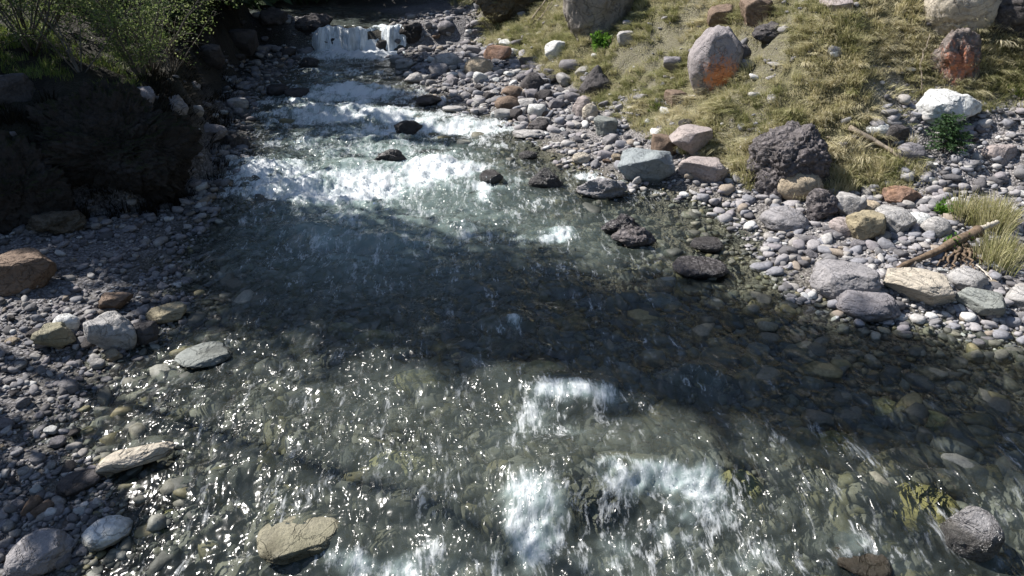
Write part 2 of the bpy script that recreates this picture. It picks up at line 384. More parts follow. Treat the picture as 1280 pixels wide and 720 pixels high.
# ------------------------------------------------------------------ stream surface
# swells over drowned stones: pixel, half width, half length (m), height
HUMPS = [(640,402,.22,.14,.07),(865,470,.34,.22,.13),(710,488,.55,.28,.10),(520,632,.38,.22,.10),(735,606,.45,.25,.07),(840,588,.55,.22,.03),
         (560,690,.4,.2,.08),(440,212,.5,.35,.16),(535,206,.45,.3,.14),(420,226,.8,.3,.12),(330,210,.6,.35,.12),(480,146,.8,.5,.14),(560,154,.8,.4,.12),
         (390,290,.5,.3,.10),(470,300,.5,.25,.08),(780,372,.5,.25,.06),(400,140,.9,.5,.10),(440,112,.8,.5,.12),(440,690,.3,.2,.07),(365,670,.45,.3,.05),
         (1070,690,.3,.25,.04),(575,285,.2,.15,.06),(700,290,.3,.15,.05),(640,470,.4,.25,.05),(525,485,.35,.2,.03)]
# white water: pixel centre, half width, half height in pixels, strength
FOAM = [(440,90,60,4,.7),(450,116,70,9,1.1),(395,143,90,10,.85),(485,148,60,13,1.1),(570,158,80,9,1.0),(430,132,60,8,.9),(345,128,35,6,.5),(540,146,60,6,.8),
        (330,216,45,13,1.1),(420,238,75,8,1.6),(465,224,45,8,1.2),(545,212,45,9,1.5),(510,222,60,6,.9),(380,228,50,8,.9),(400,180,110,28,.38),(500,185,80,20,.3),
        (605,236,18,8,.9),(740,222,30,7,.8),(640,232,25,8,.5),(700,293,22,6,1.0),(575,288,18,16,.5),(640,405,11,5,.8),(628,412,14,4,.45),(655,415,30,8,.3),
        (722,494,48,8,1.3),(670,512,60,22,.5),(720,535,50,30,.40),(640,540,30,30,.30),(872,478,40,20,.42),(885,510,20,22,.35),
        (665,648,32,34,1.5),(655,700,26,28,.5),(835,603,62,14,1.6),(785,612,36,14,1.3),(850,635,66,28,.85),(905,690,60,25,.5),(800,660,60,30,.55),(880,690,90,35,.45),(760,700,60,30,.42),(885,610,22,20,.6),
        (440,702,40,12,.9),(590,700,80,25,.55),(520,628,45,12,.42),(560,660,30,30,.25),(500,706,60,18,.5),(340,640,20,25,.35),(1070,680,40,25,.5),(1210,660,35,18,.5),
        (480,310,80,26,.30),(400,300,60,22,.34),(560,330,70,16,.20),(480,345,60,16,.22),(600,290,60,20,.22),(430,270,40,10,.35),
        (520,275,40,8,.4),(650,300,30,6,.4),(560,262,50,6,.35),(480,262,50,7,.35),(690,330,40,7,.25),(420,320,40,8,.35),(540,350,50,8,.22),(760,350,40,8,.2),(600,345,40,6,.22),(450,66,55,5,1.5),(620,176,60,8,.35),(790,240,40,8,.25),(850,650,120,60,.25),(590,520,60,60,.14),(460,560,120,60,.10),(680,420,160,20,.12),(900,560,60,60,.14)]
wy = np.exp(np.arange(math.log(1.2), math.log(24.95), .0042)); wy = np.append(wy, 24.98)
wu = np.linspace(-1.12, 1.12, 780)
WY, WU = np.meshgrid(wy, wu, indexing='ij'); WX = WU * (WY + 2)
def stream(WX, WY):
    foam = np.zeros(WX.shape); z = wlev(WY)
    PXX, PYY, _ = project(WX, WY, z)
    wob = n2(WX, WY, 2.0, o=4, seed=31, gain=.6)
    foam = .16 * sst(10.5, 12.5, WY) * sst(-.1, -.9, sdist(WX, WY, PR, -1)) * (1 + 1.2 * wob) + .10 * sst(3, 4.5, WY) * sst(-.6, -2.2, sdist(WX, WY, PR, -1)) * (1 + wob)
    foam = np.maximum(foam, 0)
    qx = WX + (.02 + .022 * WY) * n2(WX, WY, 1.6, o=3, seed=33); qy = WY + (.02 + .02 * WY) * n2(WX, WY, 1.6, o=3, seed=34)
    for cx, cy, rx, ry, s in FOAM:              # world-space patches round each rapid
        x0, y0 = at_water(cx, cy); xa, _ = at_water(cx + rx, cy); _, ya = at_water(cx, cy - ry); _, yb = at_water(cx, cy + ry)
        q = ((qx - x0) / (xa - x0)) ** 2 + ((qy - y0) / np.where(qy > y0, ya - y0, 1.5 * (y0 - yb))) ** 2
        foam = np.maximum(foam, s * (1 + .25 * (y0 > 11)) * np.exp(-q * .75) * (1 + (.9 if s < 1.2 else .45) * wob) * (.82 if s < 1.2 else 1.))
    for cx, cy, a, b, hgt in HUMPS:
        x0, y0 = at_water(cx, cy)
        dx = (WX - x0) / a; dy = (WY - y0) / b
        dy = np.where(dy < 0, dy * 1.3, dy)
        z = z + hgt * np.exp(-dx * dx - dy * dy) - .55 * hgt * np.exp(-dx * dx - ((WY - y0 + 1.7 * b) / b) ** 2)
    # the near cascade: a ledge under the water
    xa, ya = at_water(650, 635); xb, yb = at_water(880, 588)
    ln = ya + (yb - ya) * np.clip((WX - xa) / (xb - xa), -.2, 1.15) + .10 * n2(WX, WY, 2.2, o=2, seed=44)
    inw = sst(xa - .35, xa - .05, WX) * sst(xb + .35, xb + .05, WX)
    z = z + inw * (.13 * sst(-.5, .05, WY - ln) * sst(1.2, .2, WY - ln) - .055 * sst(.1, -.6, WY - ln) * sst(-1.6, -.7, WY - ln))
    nearw = sst(9.5, 7.5, WY)
    foam = foam * (1 - nearw) + nearw * .82 * np.minimum(foam, .86 + .42 * n2(WX, WY, 3.5, o=4, seed=37, gain=.65))
    rough = np.clip(.35 + .17 * nearw + (1.2 - .95 * nearw) * foam + .25 * sst(9, 13, WY), 0, 1.6)
    cal = .35 * sst(-.1, -1.2, sdist(WX, WY, PR, -1)) + .65 * sst(-1.0, -5.0 + 2.6 * sst(8, 12, WY), sdist(WX, WY, PR, -1))  # calm margin on the right
    cal = cal * (.45 + .55 * sst(-.1, -.8, sdist(WX, WY, PL, 1)))
    rough = rough * (.25 + .75 * cal)
    wob = .35 * n2(WX, WY, .8, o=2, seed=61)
    w1 = n2(WX + wob, WY, 1.7, 2.6, o=2, seed=21); w2 = 1 - np.abs(n2(WX + wob * .5, WY, 4.2, 5.5, o=3, seed=22)) * 2; w3 = n2(WX, WY, 13, 10, o=3, seed=23, gain=.6)
    z = z + rough * (.055 * w1 + .030 * w2 + .013 * w3)
    fr = np.clip(foam, 0, 1.2)
    far_ = sst(7, 10, WY)
    z = z + fr * ((.007 + .035 * far_) * n2(WX, WY, 9, 3.2, o=3, seed=24, gain=.6) + (.002 + .02 * far_) * np.abs(n2(WX, WY, 16, 8, o=2, seed=25)))
    return z, foam, cal
WZ, foam, cal = stream(WX, WY)
bedz = land(WX, WY)
DROWNED = [((488,470,562,504),'algae'),((628,460,714,492),'algae'),((1012,545,1074,586),'yellow'),((1112,612,1196,682),'yellow'),((455,575,545,612),'algae'),
           ((690,606,800,690),'sub'),((888,598,954,652),'algae'),((1080,500,1130,535),'algae'),((1120,512,1190,545),'algae'),((180,640,232,680),'algae'),((405,408,456,430),'algae'),
           ((440,420,500,440),'algae'),((980,590,1060,630),'sub'),((420,206,462,222),'sub'),((515,198,562,216),'algae')]
topz = bedz.copy(); DGEO = []
for (x0, y0, x1, y1), mk in DROWNED:
    X, Y, Z, T = [float(q[0]) for q in hit((x0 + x1) / 2, (y0 + y1) / 2)]
    a, b = (x1 - x0) / F * T / 2, (y1 - y0) / F * T * .625
    near_ = ((WX - X) / a) ** 2 + ((WY - Y) / b) ** 2
    wz = float(WZ[near_ < .8].mean()) if (near_ < .8).any() else float(wlev(Y))
    top = wz - (.03 if mk != 'sub' else .11); H = min(max(top - Z, .06), 1.2 * b)
    top = min(top, Z + H); DGEO.append((X, Y, a, b, top, H))
    topz = np.maximum(topz, np.where(near_ < 1, top - H * (1 - np.sqrt(np.clip(1 - near_, 0, 1))), -9))
wdep = np.clip(WZ - topz, 0, 1)

t = NT('stream_water'); p = t.pos()
pm = t.map(p, (1., .52, 1.), (0, 0, rad(-8)))
dwarp = t.n('ShaderNodeVectorMath', operation='ADD'); t.l(pm, dwarp.inputs[0])
nwv = t.n('ShaderNodeTexNoise'); nwv.inputs['Scale'].default_value = 1.7; nwv.inputs['Detail'].default_value = 2; t.l(p, nwv.inputs['Vector'])
sc_ = t.n('ShaderNodeVectorMath', operation='SCALE'); t.l(nwv.outputs['Color'], sc_.inputs[0]); sc_.inputs['Scale'].default_value = .22
t.l(sc_.outputs[0], dwarp.inputs[1]); pw = dwarp.outputs[0]
r1 = t.noise(pw, 3.6, 2, .5, .2); r2 = t.noise(pw, 9.5, 2, .5, .25); r3 = t.noise(pw, 24., 1, .5, .3)
ridge = t.math('SUBTRACT', 1., t.math('MULTIPLY', t.math('ABSOLUTE', t.math('SUBTRACT', r1, .5)), 4.), True)
ridge2 = t.math('SUBTRACT', 1., t.math('MULTIPLY', t.math('ABSOLUTE', t.math('SUBTRACT', r2, .5)), 4.), True)
chop = t.ramp(t.noise(t.map(p, (1, .7, 1)), 1.5, 3, .6, .6), [(.43, .10), (.62, 1.)])
cl = t.attr('calm')
hh = t.math('ADD', t.math('MULTIPLY', ridge, .45), t.math('MULTIPLY', r1, .9))
sm = t.math('ADD', t.math('MULTIPLY', r2, .50), t.math('ADD', t.math('MULTIPLY', ridge2, .26), t.math('MULTIPLY', r3, .06)))
hh = t.math('ADD', hh, t.math('MULTIPLY', sm, chop))
hh = t.math('MULTIPLY', hh, t.math('ADD', .15, t.math('MULTIPLY', cl, .85)))
bn = t.bump(hh, 1., .10)
fa = t.attr('foam')
ps = t.map(pw, (1.3, .42, 1))                   # foam is drawn out along the flow
fine = t.math('ADD', t.math('MULTIPLY', t.noise(ps, 11., 5, .62, .4), .62), t.math('MULTIPLY', t.noise(t.map(pw, (1.2, .6, 1)), 34., 4, .7, .3), .38))
low = t.noise(t.map(pw, (1.2, .7, 1)), 3.2, 4, .62, .5)
lace = t.ramp(t.vor(t.map(pw, (1.2, .7, 1)), 7., 'DISTANCE_TO_EDGE'), [(0., 1.), (.12, 0.)])
fm = t.math('ADD', t.math('MULTIPLY', fa, .72), t.math('MULTIPLY', t.math('SUBTRACT', fine, .5), 2.9))
fm = t.math('ADD', fm, t.math('MULTIPLY', t.math('SUBTRACT', low, .5), 1.1))
fm = t.math('ADD', fm, t.math('MULTIPLY', lace, .10))
fmask = t.ramp(fm, [(.28, 0.), (.52, .36), (.95, .96)])
fmask = t.math('MULTIPLY', fmask, t.ramp(fa, [(.03, 0.), (.14, 1.)]))
fr = t.n('ShaderNodeFresnel'); fr.inputs['IOR'].default_value = 1.33; t.l(bn, fr.inputs['Normal'])
gl = t.n('ShaderNodeBsdfGlossy'); gl.inputs['Roughness'].default_value = .2; gl.inputs[0].default_value = (1, 1, 1, 1); t.l(bn, gl.inputs['Normal'])
tr = t.n('ShaderNodeBsdfTransparent'); tr.inputs[0].default_value = (.88, .92, .89, 1)
td = t.n('ShaderNodeBsdfDiffuse')
mk = t.attr('milk'); aer = t.ramp(fa, [(.25, 0.), (1.1, 1.)])
t.l(t.mix(aer, t.mix(mk, (.085, .098, .085), (.18, .235, .22)), (.36, .44, .43)), td.inputs[0])
turb = t.math('ADD', t.math('MULTIPLY', t.ramp(t.attr('depth'), [(.03, 0.), (.36, 1.)]), t.math('ADD', .36, t.math('MULTIPLY', mk, .38))), t.math('MULTIPLY', aer, .62), True)
under = t.mixsh(t.math('MINIMUM', turb, .88), tr.outputs[0], td.outputs[0])
wat = t.mixsh(fr.outputs[0], under, gl.outputs[0])
fdn = t.bump(t.math('ADD', t.math('MULTIPLY', fine, 1.2), t.math('MULTIPLY', hh, .5)), 1., .022)
ftr = t.n('ShaderNodeBsdfTranslucent'); ftr.inputs[0].default_value = (.72, .78, .78, 1)
fd = t.mixsh(.28, t.principled((.84, .87, .88), .5, fdn, .3), ftr.outputs[0])
M['water'] = t.done(t.mixsh(fmask, wat, fd))
wo = mesh_np('stream_water', np.stack([WX, WY, WZ], -1).reshape(-1, 3), grid_faces(*WY.shape), M['water'],
        attrs={'foam': np.clip(foam, 0, 2), 'depth': wdep, 'calm': cal, 'milk': np.clip(sst(7.5, 11.5, WY - .25 * WX) * cal + .5 * foam, 0, 1)})
tag(wo, kind='structure')

# drops of spray thrown up by the broken water
r = np.random.default_rng(21)
sp = (foam > .62) & (WY > 3.2) & (WY < 17); ii = np.flatnonzero(sp.ravel())
wgt = (foam.ravel()[ii] * (WY.ravel()[ii] + 2) ** 1.2); ii = r.choice(ii, 2600, p=wgt / wgt.sum())
n_ = len(ii); px_, py_, pz_ = WX.ravel()[ii] + r.normal(0, .05, n_), WY.ravel()[ii] + r.normal(0, .06, n_), WZ.ravel()[ii]
ps_ = r.uniform(.0018, .0048, n_) * np.clip(py_ / 6, .8, 1.7); hz_ = np.abs(r.normal(0, .055, n_)) + .004
import bmesh as _bm
b_ = _bm.new(); _bm.ops.create_icosphere(b_, subdivisions=1, radius=1); b_.verts.ensure_lookup_table()
dv_ = np.array([v.co[:] for v in b_.verts]); df_ = np.array([[v.index for v in f.verts] for f in b_.faces]); b_.free()
SPV = dv_[None] * (ps_[:, None] * np.array([1, 1.6, 1.3]))[:, None] + np.stack([px_, py_, pz_ + hz_], 1)[:, None]
SPF = (df_[None] + (np.arange(n_) * len(dv_))[:, None, None]).reshape(-1, 3)
tw = NT('spray_drop'); M['spray'] = tw.done(tw.principled((.82, .86, .88), .25, None, .6))
tag(mesh_np('water_spray', SPV.reshape(-1, 3), SPF, M['spray']), 'white drops of spray above the foaming rapids', 'spray', kind='stuff')

# the small fall at the head of the reach and the pool above it
fx0, _ = at_water(408, 62); fx1, _ = at_water(503, 62)
fy = np.linspace(0, 1, 60); fxs = np.linspace(float(fx0) - .25, float(fx1) + .25, 160)
FXg, FTg = np.meshgrid(fxs, fy, indexing='xy')
lip = .35 * n2(FXg, FXg * 0, 1.4, o=3, seed=51)
FY = 25.25 + lip - .42 * FTg ** .8 + .05 * n2(FXg, FTg, 6, 1., o=3, seed=52)
FZ = 1.27 + .10 * n2(FXg, FXg * 0, 2.3, o=3, seed=55) * (1 - FTg) - .80 * FTg ** 1.7 + .04 * n2(FXg, FTg, 3, 1, o=2, seed=53)
pt = NT('falling_water'); pp = pt.pos(); st_ = pt.noise(pt.map(pp, (9, 2, 1.6)), 1.6, 7, .72, .6)
fmk = pt.math('MULTIPLY', pt.ramp(st_, [(.34, .45), (.60, 1.)]), pt.ramp(pt.noise(pp, 1.1, 3), [(.34, .45), (.5, 1.)]))
gl2 = pt.principled((.05, .07, .075), .15, pt.bump(st_, 1., .05), .5)
M['fall'] = pt.done(pt.mixsh(fmk, gl2, pt.principled((.78, .83, .86), .6, pt.bump(st_, 1., .06), .3)))
tag(mesh_np('waterfall', np.stack([FXg, FY, FZ], -1).reshape(-1, 3), grid_faces(*FXg.shape), M['fall']), kind='structure')
uy = np.linspace(25.22, 33, 70); ux = np.linspace(-22, -2, 120); UYg, UXg = np.meshgrid(uy, ux, indexing='ij')
UZg = wlev(UYg) + .02 * n2(UXg, UYg, 2, 3, o=3, seed=54)
tag(mesh_np('upper_pool_water', np.stack([UXg, UYg, UZg], -1).reshape(-1, 3), grid_faces(*UYg.shape), M['water'],
     attrs={'foam': UZg * 0 + .05, 'depth': UZg * 0 + .3, 'calm': UZg * 0 + 1, 'milk': UZg * 0 + .3}), kind='structure')

# ------------------------------------------------------------------ stones
import bmesh
def ico(level):
    bm = bmesh.new(); bmesh.ops.create_icosphere(bm, subdivisions=level, radius=1)
    bm.verts.ensure_lookup_table()
    V = np.array([v.co[:] for v in bm.verts]); Fa = np.array([[v.index for v in f.verts] for f in bm.faces]); bm.free(); return V, Fa
ICO = {l: ico(l) for l in (1, 2, 3, 4, 5, 6, 7)}
def stone(seed, level, kind='round'):
    """unit stone filling -.5...5 in each axis"""
    r = np.random.default_rng(seed); V, Fa = ICO[level]; V = V.copy(); off = r.uniform(-50, 50, 3)
    if kind == 'pyramid':
        V[:, :2] *= (1.15 - .85 * np.clip(V[:, 2:3] * .6 + .5, 0, 1))
    if kind == 'overhang':
        V[:, :2] *= (.72 + .34 * np.clip(V[:, 2:3] * .9 + .45, 0, 1))
    ncut, lo, hi, amp = {'round': (5, .78, .97, .10), 'block': (14, .52, .80, .10), 'slab': (12, .55, .85, .08), 'rough': (9, .62, .88, .26),
                         'pyramid': (8, .5, .8, .14), 'overhang': (9, .6, .88, .14), 'flat': (7, .7, .95, .10), 'rugged': (10, .6, .9, .34)}[kind]
    for k in range(ncut):
        nv = r.normal(size=3); nv /= np.linalg.norm(nv)
        o = r.uniform(lo, hi); d = V @ nv - o; V -= np.maximum(d, 0)[:, None] * nv * .94
    if kind in ('slab', 'flat', 'block'):
        d = V[:, 2] - r.uniform(.45, .62); V[:, 2] -= np.maximum(d, 0) * .85
    D = V / (np.linalg.norm(V, axis=1)[:, None] + 1e-9)
    V += D * (amp * fbm(V * 1.3 + off, 2) )[:, None]
    if level >= 3: V += D * (amp * .22 * fbm(V * 4.5 + off, 3, .6))[:, None]
    if level >= 4:
        V += D * (amp * (.22 if kind in ('rough', 'rugged') else .07) * fbm(V * 14 + off, 3, .6))[:, None]
        crack = np.abs(perlin(V * 2.2 + off)); V -= D * (.05 * amp / .12 * np.exp(-(crack / .035) ** 2))[:, None]
    if kind == 'rugged': V += D * (.16 * np.abs(fbm(V * 3.1 + off, 4, .6)) + .035 * fbm(V * 22 + off, 3, .6))[:, None]
    lo_, hi_ = V.min(0), V.max(0)
    return (V - (lo_ + hi_) / 2) / (hi_ - lo_), Fa

LAND = []            # landmarks for the small stones' labels: (px, py, short phrase)
SEED = [100]
def boulder(name, bb, mat, kind, label, short=None, cat='boulder', level=None, sink=.22, zoff=0., dep=.8, water=False, rot=None, group=None):
    x0, y0, x1, y1 = bb; SEED[0] += 1
    cx = (x0 + x1) / 2; wpx = x1 - x0; hpx = y1 - y0
    X, Y, Z, T = hit(cx, y1 - .08 * hpx, water); X, Y, Z, T = float(X[0]), float(Y[0]), float(Z[0]), float(T[0])
    w = wpx / F * T; ha = hpx / F * T
    if water and kind in ('rough', 'pyramid', 'block'): dep = min(dep, .5)
    dsl = math.atan2(CAM_H - Z, math.hypot(X, Y))
    D = dep * w
    H = max((ha - D * .7 * math.sin(dsl)) / math.cos(dsl), .32 * ha)
    level = level or (6 if wpx > 75 else 5 if wpx > 36 else 4)
    V, Fa = stone(SEED[0] * 13 + 5, level, kind)
    r = rot if rot is not None else 0.
    V = V * np.array([w, D, H / (1 - sink)])
    zc = Z + H / (1 - sink) * (.5 - sink) + zoff
    yaw = math.atan2(X, Y)
    fwd = np.array([math.sin(yaw), math.cos(yaw)]) * D * .42
    # stand the stone on the ground found under its own centre
    gx, gy = X + fwd[0], Y + fwd[1]
    if not water: zc += .5 * max(0., min(float(land(np.array([gx]), np.array([gy]), False)[0]) - Z, .4 * H))
    c, s = math.cos(-yaw), math.sin(-yaw)
    V = np.stack([V[:, 0] * c - V[:, 1] * s, V[:, 0] * s + V[:, 1] * c, V[:, 2]], 1)
    wl = float(wlev(gy)); tide = wl + (.05 if mat != 'wetpale' else .22) + .05 * n2(V[:, 0] * 3 + gx, V[:, 1] * 3 + gy, 1., o=3, seed=77)
    o = mesh_np(name, V, Fa, M[mat], loc=(gx, gy, zc), attrs={'damp': sst(.03, -.03, V[:, 2] + zc - tide)})
    tag(o, label, cat, group)
    if short: LAND.append((cx, (y0 + y1) / 2, short))
    return o
B = boulder
# --- right bank, upper slope
B('boulder', (698,-40,792,68), 'overhang', 'overhang', 'huge grey boulder jutting from the slope, dark shaded underside above the leafy plant', 'huge jutting grey boulder', dep=1.0)
B('rock_outcrop', (588,-40,690,38), 'mossy', 'rough', 'mossy brown rock outcrop above the far end of the stony bank', 'mossy brown outcrop', cat='outcrop', dep=.9)
B('boulder', (855,46,926,126), 'orange', 'round', 'large grey boulder with a bright orange stain, set in the grassy slope', 'orange-stained boulder', dep=.7)
B('rock', (722,87,766,126), 'dark', 'pyramid', 'dark wedge-shaped rock with a pointed top on the slope foot', 'dark wedge-shaped rock', cat='rock')
B('boulder', (1140,-38,1236,74), 'cream', 'round', 'big cream boulder overhanging a black hollow at the top of the slope', 'big cream overhanging boulder', dep=1.0)
B('boulder', (1155,52,1216,120), 'redstain', 'rough', 'lumpy boulder stained brick red, directly below the cream overhanging boulder', 'red-stained boulder', dep=.8)
B('rock', (1134,127,1212,172), 'white', 'block', 'bright white angular rock half hidden by a small dark fir', 'bright white angular rock', cat='rock')
B('boulder', (924,163,1032,260), 'cong', 'rough', 'large dark pitted conglomerate boulder at the foot of the grass slope', 'large pitted conglomerate boulder', dep=.8)
B('boulder', (967,215,1023,260), 'tan', 'round', 'smooth tan boulder leaning on the right of the pitted conglomerate', 'smooth tan boulder', dep=.6, sink=.12)
B('boulder', (770,191,842,238), 'blue', 'block', 'blue-grey slabby boulder standing at the edge of the stream', 'blue-grey waterside boulder', dep=.7)
B('boulder', (845,200,908,236), 'pink', 'block', 'pinkish block underneath the tilted flat brown slab', 'pinkish block', dep=.7)
B('slab', (832,172,886,213), 'pink', 'slab', 'flat tan-brown slab resting tilted on the pinkish block', 'flat tan-brown slab', cat='slab', sink=.05, zoff=.16)
B('rock', (812,172,846,202), 'brown', 'block', 'dull brown angular rock on the left of the tilted slab', 'dull brown angular rock', cat='rock')
B('boulder', (947,259,1007,294), 'grey', 'round', 'rounded grey boulder below the tan boulder, edge in the water', 'rounded grey boulder', dep=.75)
B('rock', (1003,240,1045,281), 'cong', 'rough', 'rough upright grey rock right of the rounded grey boulder', 'rough upright grey rock', cat='rock')
B('rock', (1036,243,1078,277), 'pale', 'block', 'pale grey angular rock behind the ochre stone', 'pale angular rock', cat='rock')
B('stone', (1052,266,1100,308), 'ochre', 'block', 'ochre yellow stone in the middle of the right bank cluster', 'ochre stone', cat='stone')
B('rock', (1088,260,1138,299), 'pale', 'block', 'creamy pale block right of the ochre stone', 'creamy pale block', cat='rock')
B('stone', (1033,274,1068,301), 'pink', 'round', 'round pinkish stone touching the left of the ochre stone', 'round pinkish stone', cat='stone')
B('stone', (1070,252,1098,272), 'tan', 'round', 'small tan stone on top between pale block and ochre stone', None, cat='stone')
B('boulder', (1008,334,1090,387), 'grey', 'flat', 'broad sloping grey boulder at the water left of the pale tan one', 'broad sloping grey boulder', dep=.75)
B('boulder', (1038,364,1118,407), 'lilac', 'flat', 'low lilac-grey boulder with its foot in the water, nearest the stream', 'low lilac-grey boulder', water=True)
B('boulder', (1099,344,1184,393), 'cream', 'slab', 'pale tan flat-topped boulder with a dark shaded front at the waterside', 'pale tan flat-topped boulder', dep=.7)
B('stone', (1181,337,1228,368), 'pale', 'round', 'pale rounded stone below the driftwood stump', 'pale rounded stone', cat='stone')
B('boulder', (1189,362,1248,402), 'green', 'block', 'greenish grey boulder right of the flat-topped tan boulder', 'greenish grey boulder')
B('stone', (1254,363,1296,394), 'pale', 'round', 'pale stone cut off by the right edge beside the greenish boulder', None, cat='stone')
B('rock', (1100,233,1147,262), 'red', 'block', 'reddish brown block below the long fallen branch', 'reddish brown block', cat='rock')
B('stone', (1131,268,1162,288), 'white', 'round', 'white oval stone right of the creamy pale block', 'white oval stone', cat='stone')
B('stone', (1148,274,1184,302), 'pale', 'round', 'pale grey stone next to the white oval stone', None, cat='stone')
B('rock', (882,14,926,42), 'brown', 'block', 'brown angular rock jutting out of the upper slope, left of two', 'brown jutting rock', cat='rock')
B('rock', (920,2,968,38), 'brown', 'block', 'brown broken rock at the top of the slope right of another', None, cat='rock')
B('rock', (938,34,978,60), 'dark', 'rough', 'dark rock below the two brown rocks on the upper slope', 'dark upper-slope rock', cat='rock')
B('rock', (1020,6,1062,28), 'pink', 'slab', 'pinkish slab bedded in grass near the top of the slope', 'pinkish bedded slab', cat='rock')
B('rock', (905,60,935,95), 'dark', 'block', 'dark block tucked against the right of the orange-stained boulder', None, cat='rock')
B('rock', (828,118,862,141), 'brown', 'block', 'brown block below the orange-stained boulder on bare earth', 'brown block on bare earth', cat='rock')
B('rock', (828,74,852,92), 'lilac', 'block', 'small lilac rock left of the orange-stained boulder', None, cat='rock')
B('rock', (1222,188,1262,216), 'pink', 'slab', 'flat pinkish rock on the scree right of the small fir', 'flat pinkish scree rock', cat='rock')
B('stone', (1080,158,1108,176), 'white', 'round', 'white rounded stone by the upper end of the long branch', 'white stone by branch', cat='stone')
B('rock', (1104,160,1130,190), 'dark', 'block', 'dark block right of the white stone by the branch', None, cat='rock')
B('stone', (1118,182,1152,206), 'lilac', 'round', 'purple-grey rounded stone left of the fir, below the dark block', 'purple-grey rounded stone', cat='stone')
B('stone', (770,42,792,60), 'pale', 'slab', 'pale flat stone lying in grass right of the leafy plant', None, cat='stone')
B('boulder', (1212,-60,1340,86), 'dark', 'overhang', 'dark boulder added to stand for the shadowed hollow at the top right corner', 'dark hollow boulder', dep=.8)  # added dark stone where there is only a black shadowed hollow
# --- far right heap
B('boulder', (580,74,618,98), 'tan', 'round', 'light tan egg-shaped boulder high on the far stony bank', 'light tan egg-shaped boulder', level=5)
B('boulder', (543,67,582,90), 'pale', 'round', 'pale rounded boulder upstream on the far stony bank', 'pale far-bank boulder', level=5)
B('rock', (505,92,530,109), 'pale', 'pyramid', 'pale triangular rock at the far waterside', 'pale triangular rock', cat='rock')
B('boulder', (626,109,657,126), 'brown', 'round', 'brown round boulder directly above a matching one on the far bank', 'upper brown round boulder')
B('boulder', (618,121,652,141), 'brown', 'round', 'brown round boulder at the far waterside under its twin', 'lower brown round boulder')
B('rock', (645,125,672,139), 'pale', 'slab', 'pale flat rock right of the brown twin boulders', None, cat='rock')
B('rock', (714,122,739,150), 'pink', 'slab', 'pinkish upright slab rock at the slope foot', 'pinkish upright rock', cat='rock')
B('rock', (727,131,747,153), 'cream', 'round', 'cream egg-shaped rock right of the pinkish upright rock', None, cat='rock')
B('rock', (741,148,772,173), 'green', 'block', 'grey-green block on the gravel below the cream egg-shaped rock', 'grey-green block', cat='rock')
B('rock', (680,56,706,82), 'white', 'block', 'white-topped rock with a dark side high on the far bank', 'white-topped rock', cat='rock')
B('rock', (650,93,682,116), 'dark', 'pyramid', 'dark triangular rock in the far stone heap', 'dark triangular rock', cat='rock')
B('rock', (604,58,640,80), 'red', 'block', 'reddish rock in the middle of the far stone heap', 'reddish heap rock', cat='rock')
B('rock', (520,119,553,134), 'wet', 'round', 'wet dark rock at the far waterside', 'wet dark waterside rock', cat='rock', water=True)
B('stone', (553,133,582,143), 'pale', 'flat', 'pale flat stone lying in shallow water by the far bank', None, cat='stone', water=True)
B('stone', (640,163,682,176), 'pale', 'flat', 'pale flat stone in still shallows below the far heap', 'pale flat shallows stone', cat='stone', water=True)
B('rock', (660,148,690,168), 'dark', 'rough', 'dark rough rock on wet gravel behind the pale flat stone', None, cat='rock')
B('stone', (715,192,738,208), 'cream', 'round', 'cream rounded stone at the waterline left of the blue-grey boulder', None, cat='stone', water=True)
# --- in the stream
B('rock', (468,187,509,207), 'wet', 'rough', 'black wet rock breaking the white water of the middle rapid', 'black rapid rock', cat='rock', water=True)
B('rock', (493,151,529,171), 'wet', 'rough', 'black wet rock in the upper rapid, upstream of the other black rock', 'upper rapid rock', cat='rock', water=True)
B('rock', (660,210,706,237), 'wet', 'pyramid', 'dark pyramid-shaped rock standing in the stream', 'dark pyramid rock', cat='rock', water=True)
B('rock', (599,215,630,234), 'wet', 'flat', 'low dark rock left of the pyramid-shaped rock', 'low dark stream rock', cat='rock', water=True)
B('rock', (718,222,784,253), 'grey', 'rough', 'grey broken rock with a low left end, in shallows below the blue-grey boulder', 'grey broken stream rock', cat='rock', water=True)
B('rock', (750,270,802,300), 'wetcong', 'rough', 'dark pitted rock in the stream, behind its lighter pitted neighbour', 'dark pitted stream rock', cat='rock', water=True)
B('rock', (762,282,820,313), 'cong', 'rough', 'grey pitted rock in the stream in front of a darker one', 'grey pitted stream rock', cat='rock', water=True)
B('rock', (334,107,362,122), 'wet', 'flat', 'dark low rock at the left head of the rapid', 'dark rapid-head rock', cat='rock', water=True)
B('rock', (357,111,388,124), 'wet', 'block', 'dark rock right beside another at the left head of the rapid', None, cat='rock', water=True)
B('rock', (374,73,400,87), 'wet', 'rough', 'dark rock in the shaded pool below the waterfall', 'dark pool rock', cat='rock', water=True)
B('stone', (648,189,672,201), 'wet', 'round', 'small black stone in the stream above the pyramid rock', None, cat='stone', water=True)
B('rock', (838,324,908,353), 'wetcong', 'flat', 'low greenish wet rock lapped by shallow water below the pitted pair', 'low wet rock', cat='rock', water=True)
B('rock', (862,298,902,318), 'wet', 'flat', 'flat dark wet rock in the brown shallows', None, cat='rock', water=True)
B('rock', (328,652,432,706), 'olivegrey', 'flat', 'broad tan-grey rock breaking the surface in the glittering near water', 'broad tan near-water rock', cat='rock', water=True)
B('stone', (112,650,172,690), 'white', 'round', 'white-green stone in glittering shallows by the near left gravel', 'white-green stone', cat='stone', water=True)
B('slab', (130,562,224,594), 'cream', 'slab', 'long pale slab awash at the edge of the near left gravel', 'long pale slab', cat='slab', water=True, dep=.35)
